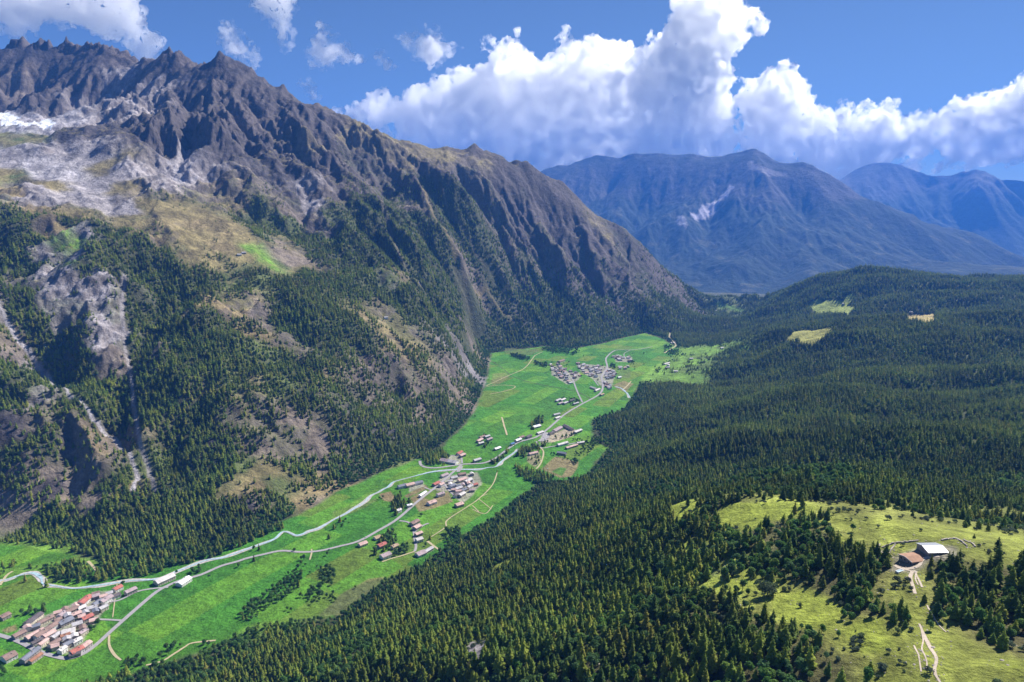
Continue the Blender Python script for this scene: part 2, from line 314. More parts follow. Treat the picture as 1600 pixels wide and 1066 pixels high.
#      px,  py, tree cover, colour
PAINT = """
0 85 0 rb;60 85 0 rb;110 80 0 rd;170 85 0 rd;230 110 0 rd;40 130 0 rp;90 130 0 rd;140 130 0 rd;180 130 0 rl;60 160 0 rb;130 165 0 rl;0 150 0 rd;
20 185 0 sc;60 190 0 sc;90 195 0 sc;30 200 0 sc;5 210 0 lg;60 218 0 lg;
260 100 0 rb;290 100 0 rd;240 140 0 rl;215 150 0 rl;190 175 0 rl;345 100 0 rb;345 130 0 rd;400 150 0 rb;300 150 0 rb;270 180 0 rb;220 200 0 rb;160 200 0 rb;130 205 0 rb;
330 190 0 rb;380 190 0 rd;300 230 0 rb;350 240 0 rb;250 230 0 rb;400 230 0 rb;430 200 0 rd;460 190 0 rd;450 240 0 rb;490 230 0 ag;
30 240 0 rl;80 235 0 rl;120 230 0 rl;150 250 0 rl;60 260 0 sc;100 275 0 sc;150 290 0 rl;20 255 0 rl;60 290 0 rl;0 270 0 ag;20 275 0 lg;80 290 0 ag;200 265 0 rl;230 285 0 rl;
120 310 0 rl;60 310 0 rl;160 320 0 rl;190 330 0 rl;0 300 0 og;60 330 .2 og;120 335 .1 ag;250 290 .05 rl;285 285 0 sc;290 260 0 sc;300 275 0 sc;330 280 0 rl;340 300 .1 rp;360 290 .1 rp;
170 260 0 ag;210 290 .05 ag;230 320 .1 ag;280 330 .05 ag;320 350 .03 og;300 370 .03 ag;350 360 .05 og;270 310 .25 ag;210 345 .1 ag;380 330 .35 ag;400 350 .5 lg;360 320 .3 ag;
380 370 .05 ag;340 385 .03 og;400 395 0 gl;420 410 0 gl;440 418 0 lg;380 400 .02 ag;300 390 .15 ag;250 370 .2 og;
440 380 .05 rp;460 400 .05 rp;450 410 0 rp;470 405 .1 rp;420 370 .7 lg;400 340 .7 lg;440 350 .6 lg;430 320 .4 rp;470 340 .2 rp;460 310 .1 rb;480 290 0 rl;490 320 0 rl;495 345 .1 rb;470 260 0 rb;
500 260 0 rb;510 300 0 rd;520 240 0 rd;520 200 0 rd;550 210 0 ag;480 180 0 rb;560 250 .1 rb;560 290 .4 rd;540 330 .6 rd;520 340 .5 lg;
600 230 0 ag;640 250 .05 ag;600 270 .2 rd;590 310 .8 ff;620 340 .9 ff;640 300 .5 rd;650 320 .2 rp;680 300 .7 ff;640 380 .9 ff;560 350 .75 ff;600 370 .9 ff;540 370 .8 ff;500 380 .8 ff;
700 250 0 ag;680 270 .1 rd;720 270 .1 rd;742 240 0 rd;760 260 0 ag;740 300 .3 rd;720 330 .75 ff;760 330 .3 rp;790 300 .05 rb;780 270 0 rd;820 270 0 rb;850 290 0 rb;820 320 .1 rd;
700 380 .85 ff;730 410 .5 rp;715 390 .3 rp;740 440 .4 rp;760 400 .6 ff;780 370 .3 rd;800 400 .3 rp;780 440 .35 rp;760 450 .6 ff;820 370 .15 rb;850 340 .05 rd;880 330 0 rd;900 350 .05 rb;860 390 .15 rd;
900 400 .1 rb;930 380 .05 rd;950 370 .05 ag;970 380 .1 rb;900 440 .4 rd;860 440 .4 rp;820 440 .35 rd;940 430 .2 rd;980 420 .15 rd;1000 400 .1 rb;1030 430 .2 rd;1060 450 .3 rd;1000 460 .4 rd;960 470 .5 rd;1050 480 .85 ff;1090 470 .7 ff;
800 480 .6 rd;850 480 .75 ff;900 490 .85 ff;950 500 .95 ff;860 520 1 ff;900 530 1 ff;800 520 .95 ff;780 540 1 ff;990 500 .9 ff;1030 510 .95 ff;750 490 .9 ff;700 450 .95 ff;650 430 .95 ff;600 410 .9 ff;
560 410 .85 ff;600 430 .3 lg;620 430 .4 ag;580 440 .75 lg;520 400 .8 ff;480 430 .8 ff;650 470 1 ff;720 520 .9 ff;680 500 .95 ff;600 470 .8 ff;560 460 .75 ff;
600 500 .12 ag;620 510 .1 ag;590 490 .2 og;575 500 .3 og;630 525 .15 ag;600 525 .15 ag;610 545 .5 og;640 500 .8 ff;640 540 .6 og;560 530 .6 ff;
700 545 .25 rl;720 550 .25 rl;690 560 .3 rp;740 570 .7 ff;750 560 .4 rp;680 530 .5 rp;720 590 .5 rp;700 600 .4 rp;740 610 .9 ff;700 640 .8 ff;660 600 .35 rp;620 580 .35 rp;
580 570 .35 rp;640 640 .6 rp;600 620 .5 rp;560 600 .55 rp;520 570 .65 og;640 680 .9 ff;680 680 .95 ff;590 660 .55 rb;560 640 .4 rb;600 700 .9 ff;560 700 .9 ff;540 730 .9 ff;620 720 .8 lg;
0 330 .95 ff;30 340 .95 ff;50 370 .95 ff;20 400 .95 ff;45 420 .9 ff;80 360 0 og;100 370 0 gl;90 380 .1 gl;120 370 .2 rl;130 390 .1 rl;60 400 .2 rl;125 400 .1 gl;110 345 .7 ff;150 360 .9 ff;140 400 .7 ff;
180 370 .95 ff;200 390 .95 ff;160 390 .9 ff;220 375 .8 ff;230 400 .95 ff;160 430 .25 rl;100 420 .1 rl;70 430 .05 rl;100 450 .1 rl;60 450 .1 rl;120 470 .15 rl;80 480 .1 rl;150 470 .15 rl;170 460 .2 rl;
170 500 .15 rl;130 500 .3 rl;90 500 .1 rl;110 520 .5 ff;130 560 .6 ff;160 540 .15 rl;175 560 .15 rp;180 580 .15 rp;190 520 0 rl;200 470 .6 ff;210 500 .6 ff;30 480 .8 ff;50 500 .8 ff;20 460 .7 rb;
60 540 .8 ff;90 560 .9 ff;5 480 0 rl;30 540 .4 rp;20 560 .3 rp;10 520 .4 ag;50 580 .5 rl;20 610 .6 ff;60 620 .3 rl;30 590 .6 lg;80 600 .5 lg;60 650 .2 rp;20 660 .2 rb;100 640 .5 og;
150 600 .9 ff;180 620 .9 ff;120 590 .8 ff;150 640 .9 ff;190 660 .9 ff;130 620 .6 lg;220 540 .7 ff;225 600 .8 ff;230 650 .9 ff;200 700 .4 og;170 700 .3 rp;140 680 .4 og;110 700 .3 rp;80 700 .5 ff;60 740 .3 rp;
20 700 .6 ff;20 740 .6 rp;10 780 .2 rp;30 800 .15 rp;70 760 .3 rb;110 770 .2 rp;150 780 .25 rp;180 750 .5 ff;200 760 .4 og;220 730 .5 lg;250 750 .95 ff;280 700 .95 ff;260 620 .95 ff;
260 500 .85 ff;280 450 .85 ff;300 430 .75 ff;350 430 .55 lg;400 430 .5 lg;340 410 .3 ag;450 440 .8 ff;260 430 .85 ff;330 470 .6 og;300 480 .3 og;350 480 .12 og;380 485 .12 og;400 490 .15 rp;340 500 .8 ff;
300 520 .9 ff;350 530 .85 ff;400 520 .6 og;430 530 .2 og;460 540 .15 rp;480 545 .2 rp;420 550 .6 lg;450 500 .75 ff;500 480 .8 ff;480 470 .75 ff;500 520 .7 ff;540 500 .75 ff;330 570 .85 ff;300 580 .9 ff;
380 570 .7 lg;400 600 .55 og;360 600 .6 lg;430 600 .6 lg;460 580 .8 ff;500 560 .75 ff;480 620 .7 ff;440 650 .35 rp;400 660 .35 rp;360 660 .4 rp;320 640 .8 ff;340 620 .6 og;300 660 .95 ff;380 640 .5 og;
480 660 .3 rp;520 640 .55 rp;500 690 .3 rp;530 680 .35 rp;510 720 .4 rp;460 700 .35 rp;420 690 .4 rp;380 690 .5 rp;340 690 .6 rb;540 700 .5 rp;
400 740 .1 ag;380 755 .08 ag;430 745 .3 ag;360 765 .15 ag;400 770 .3 og;440 760 .35 lg;370 730 .4 lg;350 720 .7 ff;330 750 .9 ff;470 790 .15 og;490 760 .3 og;480 740 .6 ff;450 790 .5 lg;520 750 .4 og;500 790 .2 rp;
380 790 .4 rb;410 790 .4 rp;350 800 .85 ff;300 780 1 ff;300 820 .95 ff;250 810 .95 ff;200 800 .85 ff;150 820 .8 ff;100 810 .8 ff;60 830 .6 lg;20 850 .3 gl;40 870 .1 gl;80 870 .15 gl;60 890 .15 gl;
100 840 .5 gl;150 860 .9 ff;200 870 .95 ff;250 870 1 ff;300 860 1 ff;350 840 1 ff;400 820 .9 ff;430 810 .7 ff;0 880 0 gl;30 900 0 gl;
1110 500 .8 ff;1060 520 .7 ff;1090 530 .9 ff;1050 560 .2 gl;1070 575 .2 gl;1110 553 .05 gl;1095 560 .1 gl;1060 590 .05 gl;1135 550 .5 gl;1140 480 .45 lg;1120 478 .4 lg;1160 484 .5 lg;
1150 500 .9 ff;1180 510 1 ff;1250 450 1 ff;1350 430 1 ff;1450 445 1 ff;1580 440 1 ff;1250 500 1 ff;1350 500 1 ff;1500 480 1 ff;1590 480 1 ff;1400 470 1 ff;1200 470 1 ff;
1200 550 1 ff;1300 540 1 ff;1400 530 1 ff;1500 540 1 ff;1590 540 1 ff;1150 590 1 ff;1250 620 1 ff;1400 620 1 ff;1550 620 1 ff;1040 610 1 ff;1000 640 1 ff;960 670 .9 ff;1050 680 1 ff;
1200 680 1 ff;1350 680 1 ff;1500 680 1 ff;1590 680 1 ff;950 720 .95 ff;1000 720 1 ff;1100 740 1 ff;1250 740 1 ff;1400 740 1 ff;1550 740 1 ff;900 760 1 ff;850 790 1 ff;950 800 1 ff;
800 830 1 ff;750 850 1 ff;700 880 1 ff;650 920 1 ff;600 950 1 ff;550 1000 1 ff;500 1040 .95 ff;400 1040 1 ff;300 1050 1 ff;450 1000 .9 ff;420 960 .6 gl;480 930 .5 gl;520 960 .6 ff;
1060 800 0 yg;1080 793 0 yg;1045 800 .1 yg;1110 800 .7 ff;1130 810 .1 yg;1150 800 .05 yg;1180 800 0 yg;1210 795 0 yg;1250 797 0 yg;600 330 .9 ff;650 350 .9 ff;680 340 .9 ff;700 355 .85 ff;720 365 .9 ff;740 385 .9 ff;660 400 1 ff;690 430 1 ff;720 470 .9 ff;770 425 .8 ff;780 455 .8 ff;830 465 .8 ff;560 335 .6 ff;585 350 .9 ff;740 350 .7 ff;800 460 .8 ff;680 370 1 ff;820 410 .5 ff;860 460 .7 ff;1160 820 .1 yg;1030 815 .9 ff;1020 795 .95 ff;1000 830 .95 ff;1100 828 .9 ff;1090 814 .8 ff;1108 790 .85 ff;1150 842 .85 ff;1180 832 .6 ff;1270 828 .7 ff;1285 842 .7 ff;1235 832 .8 ff;1350 895 .9 ff;1372 885 .8 ff;1020 850 .95 ff;980 870 .95 ff;1130 870 .9 ff;1190 870 .9 ff;1140 830 .2 yg;1200 810 .25 yg;1240 815 .7 ff;
1280 815 .25 yg;1310 820 0 yg;1350 825 0 yg;1400 830 0 yg;1450 835 0 yg;1330 840 0 yg;1380 850 0 yg;1420 870 0 yg;1500 845 0 yg;1560 845 0 yg;1590 850 0 yg;1480 870 0 yg;1530 860 0 yg;
1200 850 .95 ff;1250 850 .95 ff;1300 860 .95 ff;1340 870 .8 ff;1280 880 .95 ff;1220 880 .95 ff;1100 860 .75 lg;1150 860 .85 ff;1080 850 .4 yg;1160 870 .3 yg;1050 830 .9 ff;
1130 910 .15 yg;1150 915 .05 yg;1170 905 .3 yg;1110 900 .5 lg;1220 930 .15 yg;1250 935 .08 yg;1270 945 .15 yg;1230 960 .3 yg;1300 910 .7 ff;1330 920 .95 ff;1350 950 .95 ff;1300 940 .8 ff;1280 970 .5 yg;
1320 980 .25 yg;1350 990 .08 yg;1380 1000 .03 yg;1330 1010 .15 yg;1400 950 .12 yg;1400 900 .03 yg;1390 930 .02 yg;1420 920 .05 yg;1440 900 .1 yg;1430 960 .25 yg;1460 970 .35 yg;1410 1030 .05 yg;1450 1030 0 yg;
1500 1030 0 yg;1550 1050 0 yg;1480 1000 .03 yg;1590 1050 0 yg;1530 1040 0 yg;1400 1060 .1 yg;1500 950 .8 ff;1550 950 .9 ff;1590 960 .9 ff;1520 900 .85 ff;1580 900 .9 ff;1480 900 .6 ff;1550 980 .8 ff;1580 1000 .5 ff;1560 870 .5 yg;1590 870 .2 yg;
1200 1000 .85 ff;1250 1020 .85 ff;1300 1050 .7 ff;1150 980 .8 ff;1100 1000 .9 ff;1080 940 .8 ff;1050 900 .85 ff;1000 950 .95 ff;950 900 1 ff;900 850 1 ff;900 950 1 ff;850 900 1 ff;
800 950 1 ff;750 1000 .85 lg;700 1000 .9 ff;650 1050 .95 ff;750 1050 .95 ff;850 1020 .95 ff;950 1020 .95 ff;1050 1040 .95 ff;
1150 1050 .9 ff;1200 1060 .8 ff;1350 1055 .5 yg;1050 1070 .9 ff;
"""
pxs, pcols, ptree = [], [], []
for it in PAINT.replace('\n', '').split(';'):
    if not it.strip(): continue
    a, b, t, k_ = it.split(); p = at(float(a), float(b))
    if p is None: continue
    pxs.append(p[:2]); pcols.append(PAL[k_] + (float(t),)); ptree.append(float(t))
wxp = GX + 55 * (fbm(GX / 130, GY / 130, 70, 4) - .5) * np.clip(RG / 1500, .25, 2.0)
wyp = GY + 55 * (fbm(GX / 130, GY / 130, 77, 4) - .5) * np.clip(RG / 1500, .25, 2.0)
cc = idw(pxs, pcols, wxp, wyp, power=5.0, eps=14).astype(float)
COL = cc[..., :3]; TREE = cc[..., 3]
gx, gy = polar_grad(H); SLOPE = np.hypot(gx, gy)
gx, gy = polar_grad(vblur(vblur(H, 4, 0), 4, 1)); SLOPES = np.hypot(gx, gy)
n1 = fbm(GX / 45, GY / 45, 90, 4)[..., None]; n2 = fbm(GX / 9, GY / 9, 91, 3)[..., None]; n3 = fbm(GX / 300, GY / 300, 93, 3)[..., None]
GZ_ = H
scrub = sstep(.46, .60, fbm(GX / 95, GY / 95, 55, 4)) * (TREE > .08) * sstep(60, 140, sdf) * (RG > 950)
COL = COL * (1 - .5 * scrub[..., None]) + np.array((.085, .10, .038)) * .5 * scrub[..., None]
TREE = np.where((sdf > 0) & (TREE > .12) & (TREE < .8) & (RG > 1100), np.minimum(.85, TREE * 1.12), TREE)
clump = sstep(.57, .63, fbm(GX / 48, GY / 36, 66, 3)) * (RG < 760) * (sdf > 60) * (GX < .585 * GY)
TREE = np.maximum(TREE, .62 * clump)
# steep ground is bare rock, ledges and ribs carry dry grass
rock = np.array(PAL['rd']) * 1.15; grass = np.array(PAL['ag'])
st = sstep(.75, 1.15, SLOPE + .5 * (n1[..., 0] - .5))[..., None] * (sdf > 80)[..., None] * (1 - .75 * sstep(.3, .8, TREE))[..., None]
hi = sstep(250, 500, H)[..., None] * (GX < 1200)[..., None]
COL = COL * (1 - st * .6) + rock * (st * .6)
gr = sstep(.62, .40, SLOPE + .5 * (n1[..., 0] - .5))[..., None] * hi * sstep(1400, 1000, H)[..., None] * sstep(.26, .16, COL.mean(-1))[..., None]
COL = COL * (1 - gr * .65) + grass * (gr * .65)
rocky = sstep(.55, .25, TREE)[..., None] * sstep(.10, .14, COL.mean(-1))[..., None]
strat = ridged((GX * .3 + GY * .95) / 200 + GZ_ / 40, (GX * .95 - GY * .3) / 60 + GZ_ / 55, 23, 3)[..., None]
COL = COL * (1 + rocky * (strat - .55) * 1.1)
COL = COL * (0.66 + .68 * n1) * (0.72 + .56 * n2) * (.85 + .3 * n3)
# snow patches in the high cirque
for q in [[(0,178),(12,176),(30,186),(60,193),(40,198),(10,195)], [(60,190),(90,192),(80,198),(62,198)], [(20,180),(34,182),(24,192)]]:
    w = W2(q)
    if len(w) > 2: COL[in_poly(wxp, wyp, w)] = (.85, .87, .92)
# valley floor meadows
gfc = np.array(PAL['gf']) * (0.80 + .40 * n1) * (.86 + .28 * n2) + np.array((.03, .025, .0)) * sstep(.5, .8, n3)
pu = GX * .46 + GY * .88 + 25 * (fbm(GX / 60, GY / 60, 31, 2) - .5); pv = GX * .88 - GY * .46
ci = np.floor(pv / 62 + .3 * vnoise(pu / 400, pu * 0, 6)); cj = np.floor(pu / 135 + hsh(ci, ci * 0, 5) * 3)
tone = hsh(ci, cj, 3)[..., None]; hay = (hsh(ci, cj, 9) > .88)[..., None]
edge = (np.abs(pv / 62 - np.round(pv / 62)) < .03)[..., None] * (hsh(ci, cj, 4) > .5)[..., None]
gfc = gfc * (.80 + .40 * tone) + np.array((.035, .018, 0)) * (tone > .75)
gfc = np.where(hay, gfc * .7 + np.array((.075, .062, .012)), gfc); gfc = gfc * (1 - .22 * edge)
k_ = sstep(8, -8, sdf + 18 * (n1[..., 0] - .5))[..., None]
COL = COL * (1 - k_) + gfc * k_
def paint(pts, col, soft=3.0, amt=1.0, warp=8.0, tree=0.0):
    """a field, clearing or bare patch: outline given as view directions, turned into a shape on the ground"""
    global COL
    w = W2(pts)
    if len(w) < 3: return
    xs = [p[0] for p in w]; ys = [p[1] for p in w]
    m = (GX > min(xs) - 60) & (GX < max(xs) + 60) & (GY > min(ys) - 60) & (GY < max(ys) + 60)
    if not m.any(): return
    d = poly_sd(GX[m], GY[m], w) + warp * (n1[m][:, 0] - .5)
    a = sstep(soft, -soft, d) * amt
    c = np.array(PAL[col] if isinstance(col, str) else col)
    COL[m] = COL[m] * (1 - a[:, None]) + c * (.75 + .5 * n1[m]) * (.8 + .4 * n2[m]) * a[:, None]
    TREE[m] = TREE[m] * (1 - a) + tree * a
TREE = np.where(sdf < 6, 0, TREE)
# clearings in the far forest
paint([(1264,474),(1280,468),(1300,469),(1316,471),(1330,458),(1338,464),(1326,475),(1336,484),(1326,493),(1300,490),(1268,484)], (.30,.36,.08), warp=16)
paint([(1416,493),(1428,490),(1460,491),(1462,502),(1445,505),(1418,502)], (.40,.32,.12), warp=12)
paint([(1230,529),(1243,518),(1262,515),(1304,516),(1290,526),(1270,540),(1250,535)], (.34,.33,.08), warp=8)
paint([(770,893),(778,880),(795,873),(804,871),(798,884),(785,896)], 'yg', 3, 1, 4)
paint([(1066,848),(1075,842),(1090,843),(1085,852),(1070,853)], 'yg', 3, 1, 4)
paint([(726,1014),(738,1003),(748,1008),(756,1002),(756,1024),(742,1032)], 'rl', 3, 1, 6, .1)
paint([(608,990),(618,978),(640,972),(636,984),(620,1000)], 'og', 4, .8, 6, .35)
paint([(512,952),(540,925),(575,905),(600,902),(575,925),(545,948),(528,965)], 'ag', 3, .8, 6)
paint([(1112,472),(1130,474),(1160,482),(1166,487),(1145,486),(1118,479)], 'gl', 8, .9, 25)
for g_ in ([(1034,797),(1050,788),(1092,784),(1098,802),(1078,816),(1046,819)], [(1122,800),(1150,788),(1215,784),(1282,793),(1270,808),(1200,814),(1172,828),(1128,820)],
           [(1126,908),(1165,898),(1184,912),(1152,932),(1118,922)], [(1212,938),(1258,922),(1312,948),(1292,980),(1240,978),(1206,958)], [(1325,985),(1370,970),(1400,1010),(1350,1020)]):
    paint(g_, 'yg', 4, .95, 14, .03)
# meadow tones, bare plots and the pitch
paint([(592,772),(610,768),(620,780),(616,785),(600,783)], 'og', 1.5, 1, 3)
paint([(632,775),(664,757),(670,762),(650,772),(636,778)], 'og', 1.5, .9, 3)
paint([(641,778),(655,771),(662,778),(672,782),(700,768),(708,784),(680,794),(655,800),(648,788)], 'og', 1.5, .9, 3)
paint([(846,733),(868,713),(905,722),(902,732),(893,745),(875,747)], 'og', 2, .9, 4)
paint([(862,737),(875,730),(886,732),(878,744)], 'gf', 1.5, .8, 3)
paint([(848,725),(855,712),(862,714),(850,730)], 'gf', 1.5, .8, 3)
paint([(823,708),(842,705),(846,720),(836,730),(825,722)], (.30,.24,.16), 2, .8, 5)
paint([(855,682),(885,670),(905,672),(895,682),(862,692),(852,690)], (.42,.34,.25), 2, .9, 5)
paint([(788,545),(800,542),(838,546),(845,549),(825,556),(790,552)], 'lg', 5, .6, 10)
paint([(769,584),(790,582),(797,588),(780,600),(768,603)], 'og', 4, .4, 10)
paint([(958,602),(975,595),(990,600),(978,612),(965,608)], 'og', 3, .8, 6)
paint([(965,578),(985,576),(985,592),(965,588)], 'lg', 3, .6, 6)
paint([(520,800),(560,788),(590,777),(590,783),(555,800),(520,812)], 'ag', 3, .35, 10)
paint([(500,830),(520,805),(570,772),(590,765),(560,790),(530,808)], 'gl', 3, .7, 10)
paint([(540,925),(570,910),(600,905),(560,935),(530,960),(495,965)], 'lg', 3, .9, 8)
paint([(0,985),(25,975),(28,985),(10,990)], 'og', 2, .9, 4)
paint([(0,890),(70,880),(150,868),(180,880),(120,885),(60,895),(0,903)], 'gl', 4, .6, 20, .1)
for vil in ([(18,996),(38,974),(92,955),(120,938),(150,925),(188,924),(170,948),(150,975),(132,1000),(105,1022),(60,1014)], [(690,744),(745,738),(752,757),(738,775),(722,790),(704,768),(682,768),(676,758)],
            [(862,575),(875,570),(888,582),(905,582),(908,590),(895,598),(888,602),(862,586)], [(900,568),(925,570),(945,572),(963,580),(960,592),(955,606),(940,604),(925,592),(910,582)], [(958,557),(988,558),(988,566),(962,566)],
            [(640,758),(660,752),(664,760),(640,768)], [(696,712),(722,712),(720,728),(696,720)], [(845,676),(858,676),(860,690),(845,694)], [(1402,868),(1440,858),(1484,856),(1486,872),(1440,872),(1425,892),(1400,890)]):
    paint(vil, (.36, .32, .27), 3, .75, 14)
# torrent beds on the lower left side
def bed(pts, wid, col, amt=1.0):
    global COL
    w = W2(pts)
    xs = [p[0] for p in w]; ys = [p[1] for p in w]
    m = (GX > min(xs) - 60) & (GX < max(xs) + 60) & (GY > min(ys) - 60) & (GY < max(ys) + 60)
    d = seg_dist(GX[m], GY[m], w) + wid * 1.0 * (n1[m][:, 0] - .5)
    a = sstep(wid, wid * .45, d) * amt
    COL[m] = COL[m] * (1 - a[:, None]) + np.array(PAL[col]) * (.8 + .4 * n2[m]) * a[:, None]
    TREE[m] = TREE[m] * (1 - sstep(wid * 1.8, wid, d))
bed([(0,480),(20,520),(50,555),(75,590),(110,620),(145,655),(180,685),(205,715),(215,745),(208,765)], 6, 'sc')
bed([(195,430),(190,490),(195,540),(205,590),(210,640),(218,690),(232,730),(242,768)], 6, 'rl', .8)
bed([(560,270),(600,330),(625,400),(660,450)], 8, 'rp', .6)
bed([(640,245),(670,320),(710,400),(760,450),(800,500)], 10, 'og', .8)
bed([(690,290),(700,330),(745,400),(770,440)], 6, 'rp', .5)
bed([(285,285),(280,262),(290,240)], 30, 'sc', .8)
BASECOL = COL
# ---------------------------------------------------------------- materials
def new_mat(name):
    m = bpy.data.materials.new(name); m.use_nodes = True; nt = m.node_tree
    b = nt.nodes['Principled BSDF']; b.inputs['Roughness'].default_value = .9
    b.inputs['Specular IOR Level'].default_value = .15
    return m, nt, b
def noise_node(nt, scale, detail=6, rough=.6, vec=None):
    n = nt.nodes.new('ShaderNodeTexNoise'); n.inputs['Scale'].default_value = scale
    n.inputs['Detail'].default_value = detail; n.inputs['Roughness'].default_value = rough
    if vec is not None: nt.links.new(vec, n.inputs['Vector'])
    return n
def ground_mat(name, fine=.25, mid=.04, bump=1.0, dist=1.0):
    m, nt, b = new_mat(name); L = nt.links.new
    g = nt.nodes.new('ShaderNodeNewGeometry'); at_ = nt.nodes.new('ShaderNodeAttribute'); at_.attribute_name = 'albedo'
    n1_ = noise_node(nt, fine, 8, .7, g.outputs['Position']); n2_ = noise_node(nt, mid, 8, .65, g.outputs['Position'])
    mr = nt.nodes.new('ShaderNodeMapRange'); mr.inputs[1].default_value = .3; mr.inputs[2].default_value = .7; mr.inputs[3].default_value = .6; mr.inputs[4].default_value = 1.4
    L(n1_.outputs[0], mr.inputs[0])
    mr2 = nt.nodes.new('ShaderNodeMapRange'); mr2.inputs[1].default_value = .3; mr2.inputs[2].default_value = .7; mr2.inputs[3].default_value = .7; mr2.inputs[4].default_value = 1.3
    L(n2_.outputs[0], mr2.inputs[0])
    mu = nt.nodes.new('ShaderNodeMath'); mu.operation = 'MULTIPLY'; L(mr.outputs[0], mu.inputs[0]); L(mr2.outputs[0], mu.inputs[1])
    vm = nt.nodes.new('ShaderNodeVectorMath'); vm.operation = 'SCALE'; L(at_.outputs['Color'], vm.inputs[0]); L(mu.outputs[0], vm.inputs['Scale'])
    L(vm.outputs[0], b.inputs['Base Color'])
    bp = nt.nodes.new('ShaderNodeBump'); bp.inputs['Strength'].default_value = bump; bp.inputs['Distance'].default_value = dist
    ad = nt.nodes.new('ShaderNodeMath'); ad.operation = 'MULTIPLY_ADD'; L(n2_.outputs[0], ad.inputs[0]); ad.inputs[1].default_value = 5.0; L(n1_.outputs[0], ad.inputs[2])
    L(ad.outputs[0], bp.inputs['Height']); L(bp.outputs[0], b.inputs['Normal'])
    return m
def plain_mat(name, col, var=.25, scale=.3, bump=.3, rough=.9, dist=.3):
    m, nt, b = new_mat(name); L = nt.links.new; b.inputs['Roughness'].default_value = rough
    g = nt.nodes.new('ShaderNodeNewGeometry'); n = noise_node(nt, scale, 8, .65, g.outputs['Position'])
    oi = nt.nodes.new('ShaderNodeObjectInfo')
    mr = nt.nodes.new('ShaderNodeMapRange'); mr.inputs[1].default_value = .25; mr.inputs[2].default_value = .75
    mr.inputs[3].default_value = 1 - var; mr.inputs[4].default_value = 1 + var; L(n.outputs[0], mr.inputs[0])
    vm = nt.nodes.new('ShaderNodeVectorMath'); vm.operation = 'SCALE'; vm.inputs[0].default_value = col[:3]; L(mr.outputs[0], vm.inputs['Scale'])
    L(vm.outputs[0], b.inputs['Base Color'])
    if bump:
        bp = nt.nodes.new('ShaderNodeBump'); bp.inputs['Strength'].default_value = bump; bp.inputs['Distance'].default_value = dist
        L(n.outputs[0], bp.inputs['Height']); L(bp.outputs[0], b.inputs['Normal'])
    return m
def link(name, me, parent=None, mat=None):
    o = bpy.data.objects.new(name, me); C.objects.link(o)
    if mat is not None and me is not None and not me.materials: me.materials.append(mat)
    if parent is not None: o.parent = parent
    return o
def structure(name, me, mat):
    o = link(name, me, None, mat); o['kind'] = 'structure'; return o

GROUND = ground_mat('hillside_soil_rock_grass', .22, .045, 1.0, 2.0)
structure('valley_terrain', make_grid_mesh('valley_terrain', GX, GY, H, BASECOL), GROUND)

# ---------------------------------------------------------------- far mountains
def far_patch(name, ctrl, sky, r0, r1, t0, t1, nr, nt, lam, ampc, colour, back=1200, drop=500, jag=60):
    r0, r1, lam, ampc, back, drop, jag = (v * KF for v in (r0, r1, lam, ampc, back, drop, jag))
    sky = [(a, b, c_ * KF) for a, b, c_ in sky]; ctrl = [tuple([q[0], q[1], q[2] * KF, q[3] * KF]) if len(q) < 5 else (q[0] * KF, q[1] * KF, q[2] * KF - 200, q[3], 0) for q in ctrl]
    pts, vals, amp = [], [], []
    skw = [P(*q) for q in sky]
    for p in resample(skw, 300): pts.append(p[:2]); vals.append(p[2]); amp.append(ampc)
    for p in resample(skw, 700):
        pts.append((p[0] * 1.03, p[1] + back)); vals.append(p[2] - drop); amp.append(ampc)
        pts.append((p[0] * 1.06, p[1] + 3 * back)); vals.append(p[2] - 2.4 * drop); amp.append(ampc)
    for q in ctrl:
        p = P(*q[:3]) if len(q) < 5 else q[:3]
        pts.append(p[:2]); vals.append(p[2]); amp.append(q[3])
    fit = rbf_fit(pts, vals, .002)
    rr = np.linspace(r0, r1, nr); th = np.linspace(R(t0), R(t1), nt); T_, R_ = np.meshgrid(th, rr)
    x = R_ * np.sin(T_); y = R_ * np.cos(T_)
    h = rbf_eval(fit, x, y)
    a = idw(pts, np.array(amp)[:, None], x, y, 3.5, 200)[..., 0].astype(float)
    hs = h
    for _ in range(2): hs = vblur(vblur(hs, 6, 0), 8, 1)
    dr = np.gradient(hs, axis=0) / np.gradient(rr)[:, None]; dt = np.gradient(hs, axis=1) / np.gradient(th)[None] / R_
    gx_, gy_ = dr * np.sin(T_) + dt * np.cos(T_), dr * np.cos(T_) - dt * np.sin(T_)
    cd = seg_dist(x, y, skw); dm = .15 + .85 * sstep(50, lam, cd)
    h = h + gullies(x, y, gx_, gy_, lam, 100.0, 6, .52, .95, 3.0) / 100.0 * a * dm
    h += (ridged(x / (lam / 5), y / (lam / 5), 4, 4) - .5) * a * .35 * dm
    h += sstep(300, 0, cd) * (ridged(x / 330, y / 900, 9, 3) - .5) * jag
    dr = np.gradient(h, axis=0) / np.gradient(rr)[:, None]; dt = np.gradient(h, axis=1) / np.gradient(th)[None] / R_
    c = colour(x, y, h, np.hypot(dr, dt))
    return x, y, h, c
FM_SKY = [(800,290,12500),(851,267,12600),(892,258,12600),(932,247,12500),(963,252,12400),(986,243,12200),(1000,247,12100),(1027,241,12000),(1037,246,11950),(1079,244,11800),(1097,248,11700),
 (1124,249,11600),(1146,243,11500),(1169,240,11400),(1182,233,11300),(1195,240,11250),(1214,257,11100),(1240,261,10900),(1257,257,10800),(1270,263,10700),(1296,276,10500),(1319,289,10300),
 (1345,311,10100),(1375,319,10050),(1420,334,9950),(1469,355,9850),(1521,364,9800),(1551,379,9700),(1585,398,9600),(1640,420,9400),(1750,450,9200)]
